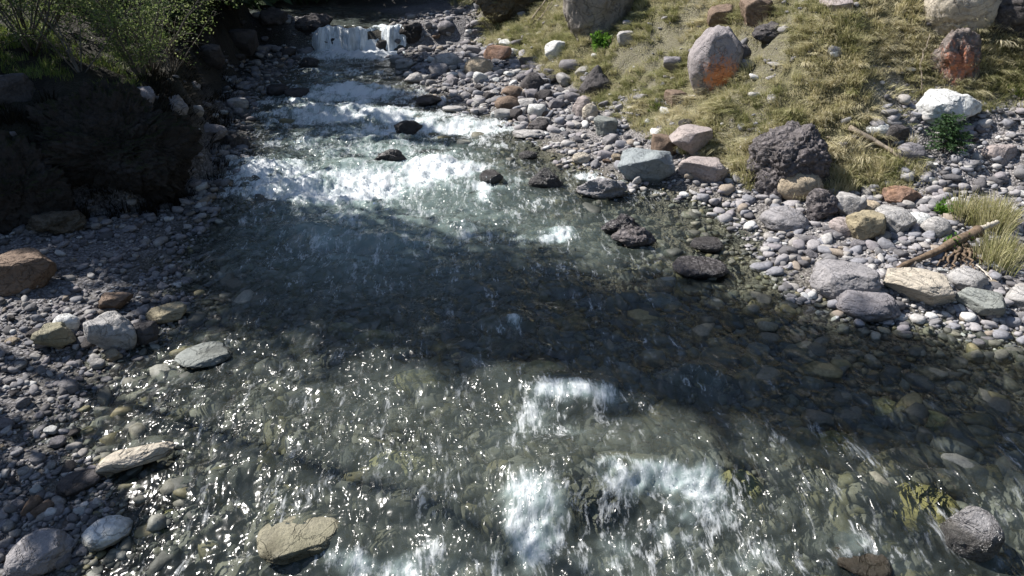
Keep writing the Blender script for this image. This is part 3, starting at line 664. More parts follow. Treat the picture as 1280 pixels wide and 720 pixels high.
B('boulder', (1168,634,1236,704), 'wetpale', 'round', 'grey boulder with a glinting pale top in the near right corner of the stream', 'glinting corner boulder', water=True)
B('boulder', (1034,690,1106,726), 'wetbrown', 'flat', 'brown wet boulder sheeted with water left of the glinting corner boulder', 'brown wet boulder', water=True)
# --- left bank
B('boulder', (-6,316,75,374), 'brown', 'flat', 'brown boulder with a sunlit top on the left gravel', 'brown sunlit-topped boulder', dep=.8)
B('rock', (119,398,174,451), 'pale', 'block', 'pale grey angular rock, largest on the sunlit left gravel', 'pale angular gravel rock', cat='rock')
B('rock', (50,408,97,446), 'olivegrey', 'block', 'olive-grey block left of the pale angular rock on gravel', 'olive-grey gravel block', cat='rock')
B('rock', (166,403,202,436), 'dark', 'block', 'dark block right of the pale angular rock', 'dark gravel block', cat='rock')
B('stone', (70,393,102,420), 'white', 'round', 'white stone behind the olive-grey block', 'white gravel stone', cat='stone')
B('stone', (188,384,237,410), 'ochre', 'flat', 'ochre flat stone at the left waterline', 'ochre waterline stone', cat='stone')
B('stone', (224,434,292,462), 'green', 'flat', 'flat greenish stone awash in shallows right of the left gravel', 'flat greenish stone', cat='stone', water=True)
B('boulder', (24,672,102,730), 'grey', 'round', 'large grey boulder at the bottom of the left gravel', 'large grey corner boulder')
B('stone', (78,594,132,622), 'dark', 'flat', 'dark flat stone on the lower left gravel edge', 'dark flat stone', cat='stone')
B('boulder', (-6,96,46,136), 'dark', 'block', 'dark boulder on the crest of the left bank by sunlit grass', 'dark crest boulder')
B('rock', (203,126,238,154), 'grey', 'rough', 'grey rock on the edge of the left bank top', 'grey bank-edge rock', cat='rock')
B('rock', (238,158,286,182), 'lilac', 'round', 'lilac-grey flat rock at the water under the left bank', 'lilac left-bank rock', cat='rock')
B('rock', (268,166,314,190), 'dark', 'rough', 'dark wet rock with white water beside it at the left bank', 'dark left waterside rock', cat='rock', water=True)
B('stone', (236,140,258,156), 'pale', 'block', 'pale block above the lilac-grey rock on the left bank', None, cat='stone')
B('stone', (286,124,312,140), 'pale', 'flat', 'pale flat stone at the waterline upstream of the left bank', None, cat='stone')
B('rock', (128,365,170,392), 'brown', 'block', 'brown shaded rock on gravel below the dark left bank', None, cat='rock')
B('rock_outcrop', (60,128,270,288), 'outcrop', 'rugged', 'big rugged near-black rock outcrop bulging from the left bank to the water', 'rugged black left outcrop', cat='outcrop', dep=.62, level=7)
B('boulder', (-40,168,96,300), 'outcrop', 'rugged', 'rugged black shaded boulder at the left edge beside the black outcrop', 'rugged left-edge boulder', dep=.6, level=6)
B('rock', (100,120,150,150), 'dark', 'rough', 'dark rock on the left bank top behind the rugged black outcrop', None, cat='rock')
B('rock', (150,112,196,138), 'lilac', 'flat', 'lilac flat rock catching light on the left bank top', None, cat='rock')
B('rock', (40,262,110,300), 'wetbrown', 'rough', 'dark brown rock low on the shaded left bank', None, cat='rock')
# shaded stones round the fall; dark stone colour stands in for part of the shade
B('rock', (400,46,424,62), 'wet', 'rough', 'black wet rock at the left foot of the waterfall', 'black fall-foot rock', cat='rock', water=True)
B('rock', (470,50,492,64), 'wet', 'flat', 'low black rock at the right foot of the waterfall', 'low fall-foot rock', cat='rock', water=True)
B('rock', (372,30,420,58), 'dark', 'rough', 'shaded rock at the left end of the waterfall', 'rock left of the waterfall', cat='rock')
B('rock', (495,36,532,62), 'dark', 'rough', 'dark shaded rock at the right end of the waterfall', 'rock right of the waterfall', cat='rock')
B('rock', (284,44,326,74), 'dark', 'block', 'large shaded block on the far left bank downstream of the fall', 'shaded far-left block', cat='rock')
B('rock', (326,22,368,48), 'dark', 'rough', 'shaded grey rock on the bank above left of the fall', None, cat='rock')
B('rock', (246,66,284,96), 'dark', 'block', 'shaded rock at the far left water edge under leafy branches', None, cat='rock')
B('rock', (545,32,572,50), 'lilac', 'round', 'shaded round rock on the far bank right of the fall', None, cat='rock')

# --- drowned stones one can make out through the water
DLAB = [('olive oval stone seen under clear water, mid-stream', 'olive mid-stream stone'), ('long ochre stone just under the surface above a foaming lip', 'long ochre sunken stone'), ('bright yellow stone under water near the lower right', 'bright yellow sunken stone'), ('yellow-green sunken stone left behind the glinting corner boulder', 'yellow-green sunken stone'), ('olive sunken stone behind a smooth swell of water, lower middle', 'olive swell stone'), ('big dark sunken rock under the near cascade', 'big dark cascade rock'), ('mossy green sunken rock at the right end of the near cascade', 'mossy cascade rock'), ('pale olive sunken stone in shaded water above the bright yellow one', 'pale olive sunken stone'), ('olive sunken stone right of the pale olive one in shaded water', 'right olive sunken stone'), ('olive sunken stone right of the white-green stone', 'olive stone by gravel'), ('olive sunken stone in the sunlit water below the shadow band', 'olive shadow-edge stone'), ('ochre sunken stone right of another at the shadow edge', 'ochre shadow-edge stone'), ('grey sunken stone above the brown wet boulder', 'grey sunken stone'), ('rounded stone with water pouring over it beside the black rapid rock', 'overwashed rapid stone'), ('tan stone washed over by foam right of the black rapid rock', 'overwashed tan stone')]
for (X, Y, a, b, top, H), (bb, mk), (lab, short) in zip(DGEO, DROWNED, DLAB):
    SEED[0] += 1
    V, Fa = stone(SEED[0] * 13, 5, 'round'); V = V * np.array([2 * a, 2 * b, 2 * H])
    o = mesh_np('submerged_stone', V, Fa, M[mk], loc=(X, Y, top - H))
    tag(o, lab, 'stone'); LAND.append(((bb[0] + bb[2]) / 2, (bb[1] + bb[3]) / 2, short))

# --- single cobbles, labelled by the landmark stone they lie nearest
COLS = [('grey', 'grey', .30), ('lilac', 'lilac-grey', .18), ('pale', 'pale', .20), ('dark', 'dark', .16), ('tan', 'tan', .05), ('white', 'white', .08), ('brown', 'brown', .03)]
COBM = {}
for mi, (mk, cn, pr) in enumerate(COLS):
    for v_ in range(4):
        V, Fa = stone(900 + mi * 10 + v_, 3, ['rough', 'flat', 'block', 'slab'][v_])
        o = mesh_np('cobble', V, Fa, M[mk]); COBM[mk, v_] = o.data; bpy.data.objects.remove(o)
ZONES = [  # image outline of a gravel bank, number of stones, size range (m)
 ([(0,385),(110,380),(200,395),(210,430),(120,470),(100,540),(110,640),(90,720),(0,720)], 68, (.07, .19)),
 ([(1015,330),(1280,300),(1280,415),(1190,398),(1090,330)], 26, (.10, .24)),
 ([(985,285),(1060,255),(1180,265),(1250,330),(1100,340),(990,330)], 28, (.10, .26)),
 ([(1180,170),(1280,120),(1280,290),(1190,240)], 22, (.09, .22)),
 ([(690,190),(700,140),(760,120),(850,130),(880,170),(770,215)], 42, (.12, .32)),
 ([(480,72),(560,45),(640,50),(760,100),(720,150),(680,175),(600,140),(530,110)], 90, (.2, .55)),
 ([(240,170),(200,130),(260,100),(320,110),(310,150),(300,190)], 12, (.15, .35)),
 ([(250,95),(290,30),(390,30),(380,60),(330,95)], 10, (.22, .5)),
]
def inpoly(px, py, poly):
    c = False; n = len(poly)
    for i in range(n):
        (x1, y1), (x2, y2) = poly[i], poly[i - 1]
        if (y1 > py) != (y2 > py) and px < (x2 - x1) * (py - y1) / (y2 - y1) + x1: c = not c
    return c
rr = random.Random(5); cobs = []
allp = []
for zi, (poly, cnt, (s0, s1)) in enumerate(ZONES):
    xs = [q[0] for q in poly]; ysz = [q[1] for q in poly]
    got = 0; tries = 0
    while got < cnt and tries < 6000:
        tries += 1
        px = rr.uniform(min(xs), max(xs)); py = rr.uniform(min(ysz), max(ysz))
        if not inpoly(px, py, poly): continue
        if any(abs(px - a) < w_ and abs(py - b) < w_ * .8 for a, b, w_ in allp): continue
        allp.append((px, py, 12 if py > 200 else 8)); cobs.append((px, py, s0 * (s1 / s0) ** (rr.random() ** 1.7), zi)); got += 1
cp = np.array([(c[0], c[1]) for c in cobs]); HX, HY, HZ, HT = hit(cp[:, 0], cp[:, 1])
DIRS = ['right of', 'in front of', 'left of', 'behind']
rec = []
for (px, py, sz, zi), x, y, z in zip(cobs, HX, HY, HZ):
    q = rr.random(); acc = 0
    for mk, cn, pr in COLS:
        acc += pr
        if zi == 7: mk, cn = ('dark', 'dark') if q < .7 else ('lilac', 'lilac-grey'); break  # cobbles beside the fall get dark colours to stand for shade
        if q < acc: break
    dd = [((px - a) ** 2 + ((py - b) * 1.3) ** 2, a, b, s) for a, b, s in LAND]; d, a, b, s = min(dd)
    k = int(((math.atan2((py - b) * 1.3, px - a) + math.pi / 4) % (2 * math.pi)) // (math.pi / 2))
    rec.append([mk, cn, s, DIRS[k], d, x, y, z, sz, px, py])
byk = {}
for r_ in rec: byk.setdefault((r_[1], r_[2], r_[3]), []).append(r_)
ORD = ['nearest', 'second', 'third', 'fourth', 'fifth', 'sixth', 'seventh', 'eighth', 'ninth', 'tenth', 'eleventh', 'twelfth', 'thirteenth', 'fourteenth']
for (cn, s, di), L_ in byk.items():
    L_.sort(key=lambda r_: r_[4])
    for i, r_ in enumerate(L_):
        mk, sz = r_[0], r_[8]; v_ = rr.randrange(4)
        o = bpy.data.objects.new('cobble', COBM[mk, v_]); COL.objects.link(o)
        fl = rr.uniform(.5, .8)
        o.scale = (sz * rr.uniform(.9, 1.35), sz * rr.uniform(.75, 1.1), sz * fl)
        o.rotation_euler = (rr.gauss(0, .16), rr.gauss(0, .16), rr.uniform(0, 6.28))
        o.location = (r_[5], r_[6], r_[7] + sz * fl * .22)
        if len(L_) == 1: lab = f'{cn} cobble {di} the {s}'
        else: lab = f'{cn} cobble {di} the {s}, {ORD[min(i, 13)]} of {len(L_)} from it'
        tag(o, lab, 'cobble', 'single cobbles on the gravel banks')

# --- stones nobody could count
PROT = {1: [stone(300 + k, 1, ['round', 'flat', 'block'][k % 3])[0] for k in range(12)], 2: [stone(330 + k, 2, ['block', 'flat', 'block', 'rough'][k % 4])[0] for k in range(16)]}
M['shade_damp_pebbles'] = island_mat('shade_damp_pebble_stone', [(p_, mul(c_, .70)) for p_, c_ in STONES])  # left-bank copy of the stones, darkened to carry shade as well as damp
def scatter(name, X, Y, Z, R, level, mat, label_kind='stuff', flat=(.45, .8)):
    n = len(X); P = np.stack(PROT[level]); pick = RNG.integers(0, len(P), n); V = P[pick]         # n, v, 3
    sc = np.stack([R * RNG.uniform(.9, 1.5, n), R * RNG.uniform(.7, 1.1, n), R * RNG.uniform(*flat, n)], 1) * 2
    V = V * sc[:, None]
    a = RNG.uniform(0, 6.28, n); tl = RNG.normal(0, .25, n)
    c, s = np.cos(tl)[:, None], np.sin(tl)[:, None]
    V = np.stack([V[..., 0] * c - V[..., 2] * s, V[..., 1], V[..., 0] * s + V[..., 2] * c], -1)
    c, s = np.cos(a)[:, None], np.sin(a)[:, None]
    V = np.stack([V[..., 0] * c - V[..., 1] * s, V[..., 0] * s + V[..., 1] * c, V[..., 2]], -1)
    V += np.stack([X, Y, Z + R * .30], -1)[:, None]
    Fa = ICO[level][1]; nv = P.shape[1]
    Fa = (Fa[None] + (np.arange(n) * nv)[:, None, None]).reshape(-1, 3)
    o = mesh_np(name, V.reshape(-1, 3), Fa, mat); return tag(o, kind='stuff')
def visible(x, y, z, m=300):
    px, py, d = project(x, y, z); return (px > -m) & (px < 1280 + m) & (py > -m) & (py < 720 + m) & (d > .5)
def sample(n, y0=2.5, y1=27):
    y = np.exp(RNG.uniform(math.log(y0), math.log(y1), n)); x = RNG.uniform(-1.02, 1.02, n) * (y + 2)
    return x, y
def bank_stones(n, rmin, rmax, level, name, pw=2.2, side=0):
    x, y = sample(n); dR, dL, dT, dB = fields(x, y)
    pt = n2(x, y, .7, o=3, seed=9); cl_ = n2(x, y, 1.1, o=3, seed=71)
    g = grassy(x, y, dT); scree = sst(6.2, 7.0, x) * sst(2.8, 1.9, dT)
    dens = np.where(dR > -.35, np.where(dT < .3, 1., .10 + .9 * scree + .5 * (1 - g) * sst(1.8, .4, dT)), 0)
    dens = np.maximum(dens, np.where((dL > -.12) & (dB < .1), 1., np.where((dL > 0) & (dB < .9), .04, 0)))
    dens = dens * np.clip(.75 + .9 * cl_, .12, 1)
    k = RNG.random(n) < dens; x, y = x[k], y[k]; z = land(x, y)
    v_ = visible(x, y, z); x, y, z = x[v_], y[v_], z[v_]
    base = rmin * (rmax / rmin) ** (RNG.random(len(x)) ** pw)
    R = base * np.clip((y / 9) ** .55, .75, 2.2) * np.where((x < 0) & (y < 10), .72, 1.)
    k = (x < -1.5 - .12 * np.maximum(y - 12, 0)) == (side < 0); x, y, z, R = x[k], y[k], z[k], R[k]
    return scatter(name, x, y, z, R, level, M['shade_damp_pebbles' if side < 0 else 'pebbles'])
tag(bank_stones(112000, .013, .045, 1, 'gravel_pebbles', side=1), 'small grey gravel pebbles covering the sunny right bank', 'gravel')
tag(bank_stones(50000, .035, .105, 2, 'bank_stones', 2.0, side=1), 'mixed grey fist-sized stones scattered over the sunny right bank', 'stones')
tag(bank_stones(132000, .012, .045, 1, 'gravel_pebbles', side=-1), 'dark blue-grey left-bank gravel pebbles, shade and damp put into their colour', 'gravel')
tag(bank_stones(41000, .035, .10, 2, 'bank_stones', 2.0, side=-1), 'dark blue-grey fist-sized left-bank stones, shade and damp put into their colour', 'stones')
def bed_stones(n, rmin, rmax, level, name):
    x, y = sample(n, 2.2, 18); dR, dL, dT, dB = fields(x, y)
    k = (dR < .1) & (dL < .1); x, y = x[k], y[k]; z = land(x, y); v_ = visible(x, y, z); x, y, z = x[v_], y[v_], z[v_]
    R = rmin * (rmax / rmin) ** (RNG.random(len(x)) ** 1.9)
    room = np.maximum(wlev(y) - z + .01, .012); R = np.minimum(R, room * 1.2 + .01)
    return scatter(name, x, y, z - R * .1, R, level, M['bedstones'])
tag(bed_stones(11000, .05, .20, 2, 'riverbed_stones'), 'olive and grey stones lying on the stream bed under water', 'stones')
tag(bed_stones(19000, .02, .06, 1, 'riverbed_gravel'), 'fine grey gravel on the stream bed under water', 'gravel')

# ------------------------------------------------------------------ grass
def blades(X, Y, Z, nb, length, lean, width=.006, spread=.07, tone=None, up=1.):
    """tufts at X,Y,Z; every blade a bent tapering strip"""
    n = len(X); N = n * nb; k = np.repeat(np.arange(n), nb)
    a = RNG.uniform(0, 6.28, N); rr_ = spread * np.sqrt(RNG.random(N))
    bx, by = X[k] + rr_ * np.cos(a), Y[k] + rr_ * np.sin(a); bz = Z[k] - .02
    L = np.broadcast_to(length, n)[k] * RNG.uniform(.55, 1.15, N)
    out = np.stack([np.cos(a), np.sin(a)], 1) * RNG.uniform(.05, .45, N)[:, None] + lean[k] * RNG.uniform(.5, 1.3, N)[:, None]
    ts = np.array([0, .35, .7, 1.]); wd = np.array([1, .85, .5, 0.]) * width
    hx = out[:, 0, None] * L[:, None] * ts ** 1.6; hy = out[:, 1, None] * L[:, None] * ts ** 1.6
    hz = up * L[:, None] * (ts * .95 - .55 * np.minimum(np.linalg.norm(out, axis=1), 1.3)[:, None] * ts ** 2.2)
    side = RNG.uniform(0, 6.28, N); sx, sy = np.cos(side), np.sin(side)
    Pc = np.stack([bx[:, None] + hx, by[:, None] + hy, bz[:, None] + hz], -1)
    off = np.stack([sx, sy, sx * 0], -1)[:, None] * wd[None, :, None]
    V = np.concatenate([Pc - off, Pc + off], 1)          # 8 per blade: left 0-3, right 4-7
    b = (np.arange(N) * 8)[:, None]
    Fq = np.concatenate([b + np.array([[i, i + 4, i + 5, i + 1]]) for i in (0, 1, 2)], 0)
    T = None if tone is None else np.repeat(tone[k], 8)
    return V.reshape(-1, 3), Fq, T
def downhill(x, y):
    e = .15; gx = (land(x + e, y, False) - land(x - e, y, False)) / (2 * e); gy = (land(x, y + e, False) - land(x, y - e, False)) / (2 * e)
    return np.stack([-gx, -gy], 1)
x, y = sample(145000, 10.5, 30); dR, dL, dT, dB = fields(x, y); g = grassy(x, y, dT)
clump = n2(x, y, 1.6, o=3, seed=91)
k = (RNG.random(len(x)) < g * np.clip(.8 + 1.0 * clump, .12, 1)) & (dT < 8.5) & (dT > -.1)
x, y = x[k], y[k]; z = land(x, y); v_ = visible(x, y, z, 300); x, y, z = x[v_], y[v_], z[v_]
dh = downhill(x, y); tone = np.clip(.52 + 1.0 * n2(x, y, .8, o=3, seed=92) - .30 * sst(15, 21, y), 0, 1)
jit = RNG.normal(0, .28, (len(x), 2))
big = RNG.random(len(x)) < .24
tone = np.clip(tone + RNG.normal(-.06, .22, len(x)), 0, 1)
P1 = blades(x[big], y[big], z[big], 40, RNG.uniform(.16, .36, big.sum()), (dh * .9 + jit * 1.5)[big], .0055, .075, tone[big])
sm = ~big
P2 = blades(x[sm], y[sm], z[sm], 18, RNG.uniform(.06, .18, sm.sum()), (dh * .8 + jit)[sm], .006, .13, tone[sm])
V = np.concatenate([P1[0], P2[0]]); Fq = np.concatenate([P1[1], P2[1] + len(P1[0])]); T = np.concatenate([P1[2], P2[2]])
tag(mesh_np('slope_grass', V, Fq, M['drygrass'], attrs={'tone': T}), 'dry straw-coloured grass hanging down the sunny right slope', 'grass', kind='stuff')
x, y = sample(9000, 10.5, 24); dR, dL, dT, dB = fields(x, y)
k = (dB > .95) & (dB < 6) & (y > 10.8) & (n2(x, y, .6, o=2, seed=95) > -.1)
x, y = x[k], y[k]; z = land(x, y); v_ = visible(x, y, z, 100); x, y, z = x[v_], y[v_], z[v_]
xm, ym = sample(16000, 8.5, 20); dRm, dLm, dTm, dBm = fields(xm, ym)
k = (dBm > -.25) & (dBm < .9) & (ym > 9) & (n2(xm, ym, 1.3, o=3, seed=96) > -.15)
xm, ym = xm[k], ym[k]; zm = land(xm, ym); v_ = visible(xm, ym, zm, 100); xm, ym, zm = xm[v_], ym[v_], zm[v_]
V, Fq, T = blades(xm, ym, zm, 14, .30, downhill(xm, ym) * .5, .008, .12, xm * 0)
tag(mesh_np('shade_undergrowth', V, Fq, M['shadegrass']), 'near-black undergrowth added over the left bank, shade put into its colour', 'undergrowth', kind='stuff')
V, Fq, T = blades(x, y, z, 34, RNG.uniform(.1, .26, len(x)), RNG.normal(0, .3, (len(x), 2)), .0045, .16, x * 0)
tag(mesh_np('bank_grass', V, Fq, M['greengrass']), 'green grass on top of the left bank', 'grass', kind='stuff')
def tuft(px, py, r, L, mat, label, nb=420, tone=.5, n=9):
    X, Y, Z, _ = hit(px, py); X, Y, Z = float(X[0]), float(Y[0]), float(Z[0])
    a = RNG.uniform(0, 6.28, n); q = r * np.sqrt(RNG.random(n)); xs, ys_ = X + q * np.cos(a), Y + q * np.sin(a)
    zs = land(xs, ys_, False) - Z
    V, Fq, T = blades(xs - X, ys_ - Y, zs, nb // n, L, downhill(xs, ys_) * .6, .007, r * .55, np.full(n, tone))
    o = mesh_np('grass_tuft', V, Fq, M[mat], loc=(X, Y, Z), attrs={'tone': T}); tag(o, label, 'grass tuft'); return o
tuft(1222, 285, .34, .52, 'drygrass', 'big shaggy grass tuft right of the white oval stone', 1100, .35, 14)
tuft(1252, 325, .30, .42, 'drygrass', 'lower grass tuft beside the driftwood stump', 800, .3, 12)
tuft(1020, 262, .10, .25, 'drygrass', 'small grass tuft between the smooth tan boulder and the rough rock', 200, .4)
tuft(940, 215, .2, .4, 'drygrass', 'hanging grass tuft left of the pitted conglomerate', 500, .4)
tuft(1050, 232, .22, .32, 'drygrass', 'dry grass tuft right of the pitted conglomerate', 500, .7)
tuft(1090, 215, .22, .32, 'drygrass', 'dry grass tuft under the long fallen branch', 500, .75)
tuft(1205, 88, .16, .34, 'drygrass', 'green grass tuft growing on the right of the red-stained boulder', 450, .12)
tuft(885, 170, .16, .32, 'drygrass', 'grass tuft above the flat tan-brown slab', 400, .6)
tuft(735, 117, .12, .22, 'greengrass', 'green grass tuft at the foot of the dark wedge-shaped rock', 300)
tuft(1275, 120, .14, .22, 'greengrass', 'short green tuft on the scree at the right edge', 250)
tuft(820, 133, .12, .22, 'greengrass', 'green tuft on bare earth left of the brown block', 220)

# ------------------------------------------------------------------ plants
def shrub(name, loc, h, spread, nstem, leafmat, label, cat, leaf=(.05, .018), nleaf=26, lean=(0, 0), group=None, bare=False, seed=1, twigs=9):
    r = np.random.default_rng(seed); root = empty(name, loc); tag(root, label, cat, group)
    st = MB(); lf = MB()
    for i in range(nstem):
        a = r.uniform(0, 6.28); d = np.array([math.cos(a) * spread + lean[0], math.sin(a) * spread + lean[1], 1.]) * h * r.uniform(.6, 1.1)
        tt = np.linspace(0, 1, 9)[:, None]
        P = tt * d + np.array([0, 0, -.22 * h]) * tt ** 2 * r.uniform(0, 1) + np.cumsum(r.normal(0, .02 * h, (9, 3)), 0) * tt
        st.tube(P, np.linspace(.016, .004, 9) * (h / 1.6) ** .6, 5)
        for j in range(twigs):
            k = r.integers(2, 9); b = P[k]; td = r.normal(size=3) * np.array([1, 1, .5]) + d / np.linalg.norm(d) * .6; td /= np.linalg.norm(td)
            L = h * r.uniform(.12, .34); t2 = np.linspace(0, 1, 5)[:, None]; Q = b + t2 * td * L + np.array([0, 0, -.25 * L]) * t2 ** 2
            st.tube(Q, np.linspace(.005, .0018, 5) * (h / 1.6) ** .5, 4)
            if not bare:
                n = r.integers(nleaf // 2, nleaf); tl = r.uniform(.15, 1.05, n)
                C = b + tl[:, None] * td * L + np.array([0, 0, -.25 * L]) * tl[:, None] ** 2 + r.normal(0, .05 * h ** .5, (n, 3))
                Dl = td + r.normal(0, .8, (n, 3)) + np.array([0, 0, -.2]); s_ = r.uniform(.6, 1.25, n)
                lf.leaves(C, Dl, leaf[0] * s_, leaf[1] * s_, .1)
    st.build('stems', M['twig'], root)
    if not bare: lf.build('foliage', leafmat, root, smooth=False)
    return root
def gz(x, y): return float(land(np.array([x]), np.array([y]), False)[0])
SH = [(-6.9,13.9,1.9,'low spreading shrub lit at the edge of the left bank above the rugged black outcrop'),(-9.3,14.7,2.9,'bright leafy shrub second from the left corner'),(-7.0,14.6,2.6,'wide pale-leaved shrub overhanging the stream from the left bank'),(-8.6,13.6,2.3,'leafy shrub at the left edge behind the dark crest boulder'),
      (-8.0,16.6,3.0,'tall leafy shrub standing behind the wide pale-leaved one'),(-9.6,16.0,3.2,'thin leafy shrub farthest left in the corner'),(-8.2,19.5,2.6,'shaded shrub on the left bank nearest the waterfall')]
for i, (x, y, h, lab) in enumerate(SH):
    shrub('leafy_shrub', (x, y, gz(x, y) - .05), h, .55, 8, M['leaf'], lab, 'shrub', (.052, .018), 42, (.18, -.05), 'leafy shrubs on the left bank', False, 40 + i, 11)
for i, (x, y, h, lab) in enumerate([(-7.6,13.2,1.7,'bare grey bush arching over the left bank top'),(-6.9,15.2,1.3,'small bare bush leaning out by the water on the left')]):
    shrub('bare_bush', (x, y, gz(x, y) - .05), h, .7, 7, None, lab, 'bush', lean=(.2, -.1), bare=True, seed=60 + i, twigs=7)
X, Y, Z, _ = hit(752, 68); shrub('leafy_plant', (float(X[0]), float(Y[0]), float(Z[0])), .42, .5, 8, M['brightleaf'], 'bright green leafy plant under the huge jutting boulder', 'plant', (.09, .035), 24, seed=71, twigs=8)
X, Y, Z, _ = hit(1185, 315); shrub('leafy_plant', (float(X[0]), float(Y[0]), float(Z[0])), .26, .7, 7, M['brightleaf'], 'low green plant among stones left of the big shaggy tuft', 'plant', (.05, .02), 20, seed=72, twigs=6)
X, Y, Z, _ = hit(1183, 272); shrub('leafy_plant', (float(X[0]), float(Y[0]), float(Z[0])), .22, .7, 6, M['brightleaf'], 'small green plant above the white oval stone', 'plant', (.05, .02), 18, seed=73, twigs=6)

def spruce(name, loc, h, r0, base, label, group=None, seed=1, layers=26, per=9, dens=1.0, needle='needle', trunk_r=None, bough_leaf=(.30, .06)):
    r = np.random.default_rng(seed); root = empty(name, loc); tag(root, label, 'tree', group)
    tm = MB(); zz = np.linspace(-.3, h, 10); tr_ = trunk_r or h * .011
    tm.tube(np.stack([r.normal(0, .02, 10).cumsum(), r.normal(0, .02, 10).cumsum(), zz], 1), np.linspace(tr_, tr_ * .12, 10), 8)
    tm.build('trunk', M['bark'], root)
    cr = MB()
    for i in range(layers):
        f = i / layers; zc = base + (h - base) * f ** .9; Rr = r0 * (1 - f) ** .8 * r.uniform(.75, 1.1)
        for j in range(per):
            a = r.uniform(0, 6.28); L = Rr * r.uniform(.7, 1.1) + .1; dv = np.array([math.cos(a), math.sin(a), .1 - .25 * (1 - f)])
            tt = np.linspace(0, 1, 4)[:, None]; P = np.array([0, 0, zc]) + dv * L * tt + np.array([0, 0, .12 * L]) * tt ** 2
            cr.tube(P, np.linspace(.02, .004, 4) * h / 12, 3)
            n = max(4, int(L * 15 * dens)); tl = r.uniform(.12, 1.05, n); C = np.array([0, 0, zc]) + dv * L * tl[:, None] + np.array([0, 0, .12 * L]) * tl[:, None] ** 2
            side = np.array([-math.sin(a), math.cos(a), 0]); sg = r.choice([-1, 1], n)[:, None]
            D = dv * .7 + side * sg * .8 + r.normal(0, .25, (n, 3)) + np.array([0, 0, -.35]); s_ = r.uniform(.6, 1.2, n)
            cr.leaves(C, D, bough_leaf[0] * s_, bough_leaf[1] * s_, .1)
    cr.build('crown', M[needle], root, smooth=False)
    return root
# the young fir on the scree
X, Y, Z, _ = hit(1178, 192)
spruce('young_fir', (float(X[0]), float(Y[0]), float(Z[0])), .62, .34, .05, 'small dark bushy fir in front of the bright white rock', seed=3, layers=12, per=9, dens=5, needle='fir', trunk_r=.012, bough_leaf=(.07, .010))
# tall trees of the left bank, whose shadows cross the stream
def on_line(s, x): return x, (s - .39 * x) / .92
TT = [(8.3,-11.0,17.5,2.3,2.5),(6.9,-12.2,18.5,2.2,3.0),(7.6,-15.5,21,2.6,4)]
for i, (s, x, h, r0, b) in enumerate(TT):
    x, y = on_line(s, x)
    spruce('spruce', (x, y, gz(x, y) - .1), h, r0, b, ['tall spruce nearest the stream on the left bank, its shadow crossing the water', 'tall spruce beside another on the left bank', 'tallest spruce set back on the left bank'][i], 'spruces of the left bank', 80 + i, 34, 10, .92)
x, y = on_line(4.15, -14.0)
spruce('pine', (x, y, gz(x, y) - .1), 26, 2.6, 19.5, 'tall pine with a long bare trunk on the left bank', seed=85, layers=16, per=8, dens=.6, trunk_r=.13)
shrub('young_tree', (-8.9, 6.5, gz(-8.9, 6.5) - .1), 6.0, .26, 7, M['leaf'], 'young leafy tree on the near left gravel edge, dappling the pebbles', 'tree', (.11, .04), 30, seed=88, twigs=10)
spruce('spruce', (-9.1, 6.9, gz(-9.1, 6.9) - .1), 6.4, 1.35, .3, 'small spruce on the near left gravel edge, shading the pebbles', seed=90, layers=22, per=10, dens=.9)
# trees that close the view round the fall
BT = [(-12.5,22.5,11,2.6),(-11.0,25.2,12,2.6),(-13.5,27.5,13,2.8),(-11.2,19.3,9.5,2.2),(-9.5,29.8,11,2.4),(-8.6,21.0,5.6,2.1),(-8.8,24.2,6.6,2.2),(-6.8,31.0,11,2.4),(-4.0,30.6,10,2.2),(-1.6,31.5,11,2.4),(1.2,30.2,10,2.2),(-13.2,32.5,12,2.6)]
PL_ = ['left of the shaded pool','behind the far left bank','deep in the wood at far left','behind the shrubs of the left bank','behind the left end of the fall','low over the shaded bank left of the pool','over the shaded bank nearest the fall','straight behind the fall','behind the right end of the fall','above the far right bank','at the far end of the right slope','highest behind the fall']
for i, (x, y, h, r0) in enumerate(BT):
    spruce('spruce', (x, y, gz(x, y) - .1), h, r0, .6, f'dark shaded spruce {PL_[i]}', 'dark spruces round the fall', 100 + i, 22, 9, .9, bough_leaf=(.36, .08))
# far wood on the hillsides
fw = MB(); r = np.random.default_rng(5); cnt = 0
while cnt < 420:
    x, y = r.uniform(-70, 70), r.uniform(-30, 85); dR_, dL_, dT_, dB_ = [float(q[0]) for q in fields(np.array([x]), np.array([y]))]
    if not (dT_ > 9 or dB_ > 16.5 or y > 36): continue
    if y < 34 and abs(x) < 9: continue
    z = gz(x, y); h = r.uniform(5, 8.5) if y > 30 else r.uniform(7, 12); cnt += 1
    fw.tube([(x, y, z - .3), (x, y, z + h * .5)], [.18, .1], 5)
    for k in range(7):
        f = k / 7; zc = z + h * (.08 + .86 * f); Rr = h * .24 * (1 - f) + .15; m = 14; a = np.linspace(0, 6.28, m, endpoint=False)
        rj = Rr * np.where(np.arange(m) % 2, 1, .55) * r.uniform(.8, 1.2, m)
        V = np.concatenate([[(x, y, zc + h * .2)], np.stack([x + rj * np.cos(a), y + rj * np.sin(a), np.full(m, zc) - .12 * rj], 1)])
        fw.add(V, np.stack([np.zeros(m, int), 1 + np.arange(m), 1 + (np.arange(m) + 1) % m], 1))
tag(fw.build('hillside_wood', M['needle'], None, False), 'dark conifer wood on the far hillsides', 'wood', kind='stuff')

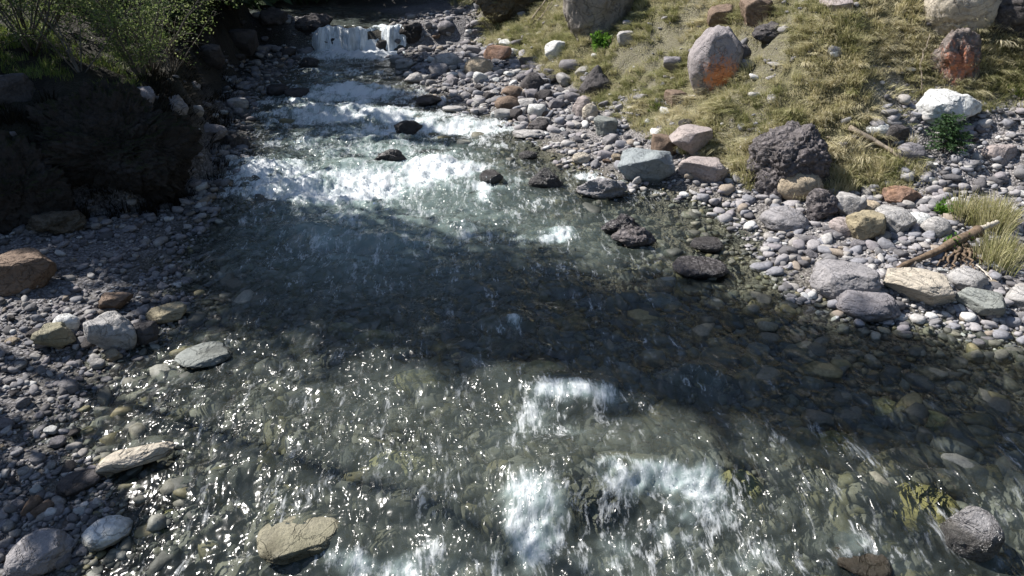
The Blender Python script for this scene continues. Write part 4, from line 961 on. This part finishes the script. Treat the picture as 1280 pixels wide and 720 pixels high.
# ------------------------------------------------------------------ driftwood
def pt3(px, py, up=0.):
    X, Y, Z, _ = hit(px, py); return np.array([float(X[0]), float(Y[0]), float(Z[0]) + up])
def limb(mb, P, r0, r1, sides=8, seed=0, wob=.02):
    P = np.asarray(P, float); r = np.random.default_rng(seed); t_ = np.linspace(0, len(P) - 1, 14)
    Q = np.stack([np.interp(t_, range(len(P)), P[:, k]) for k in range(3)], 1) + r.normal(0, wob, (14, 3)) * np.array([1, 1, .5])
    mb.tube(Q, np.linspace(r0, r1, 14) * r.uniform(.85, 1.15, 14), sides)
root = empty('driftwood_stump', tuple(pt3(1185, 330))); tag(root, 'brown driftwood stump with ragged roots and a pale broken end', 'driftwood')
b0 = np.array(root.location)
m = MB(); limb(m, [pt3(1120, 342, .06) - b0, pt3(1165, 328, .14) - b0, pt3(1200, 318, .24) - b0, pt3(1215, 310, .26) - b0], .03, .085, 10, 1, .012); m.build('stem', M['rootwood'], root)
m = MB(); limb(m, [pt3(1212, 311, .26) - b0, pt3(1240, 300, .26) - b0], .05, .03, 8, 2, .008); m.build('broken_end', M['palewood'], root)
m = MB()
for k in range(7): limb(m, [pt3(1192 + k * 2, 320, .18) - b0, pt3(1170 + k * 9, 336 + (k % 3) * 5, .05) - b0], .03, .008, 6, 10 + k, .02)
m.build('roots', M['rootwood'], root)
def stick(name, pts, r0, r1, mat, label, cat, seed):
    P = np.array([pt3(*q) for q in pts]); m = MB(); limb(m, P - P[0], r0, r1, 8, seed, .008); o = m.build(name, M[mat], loc=tuple(P[0])); tag(o, label, cat); return o
stick('fallen_branch', [(1060,168,.06),(1085,182,.08),(1112,198,.07),(1140,214,.05)], .045, .03, 'drift', 'long bleached branch lying down the slope left of the fir', 'branch', 21)
stick('driftwood_stick', [(1125,345,.05),(1105,352,.06)], .014, .008, 'palewood', 'short pale stick poking out of the driftwood stump', 'stick', 22)
stick('driftwood_stick', [(1195,325,.05),(1222,340,.05),(1240,356,.05)], .012, .007, 'palewood', 'thin white curved stick on gravel right of the stump', 'stick', 23)
stick('dead_branch', [(664,28,.05),(680,10,.15),(694,-10,.3)], .03, .015, 'drift', 'bleached dead branch leaning beside the mossy outcrop', 'branch', 24)
stick('dead_branch', [(672,30,.05),(690,8,.1)], .02, .012, 'drift', 'thinner bleached branch right of the leaning one', 'branch', 25)
stick('dead_branch', [(1150,120,.05),(1146,98,.2),(1154,76,.4)], .012, .006, 'drift', 'thin upright dead stem left of the red-stained boulder', 'branch', 26)
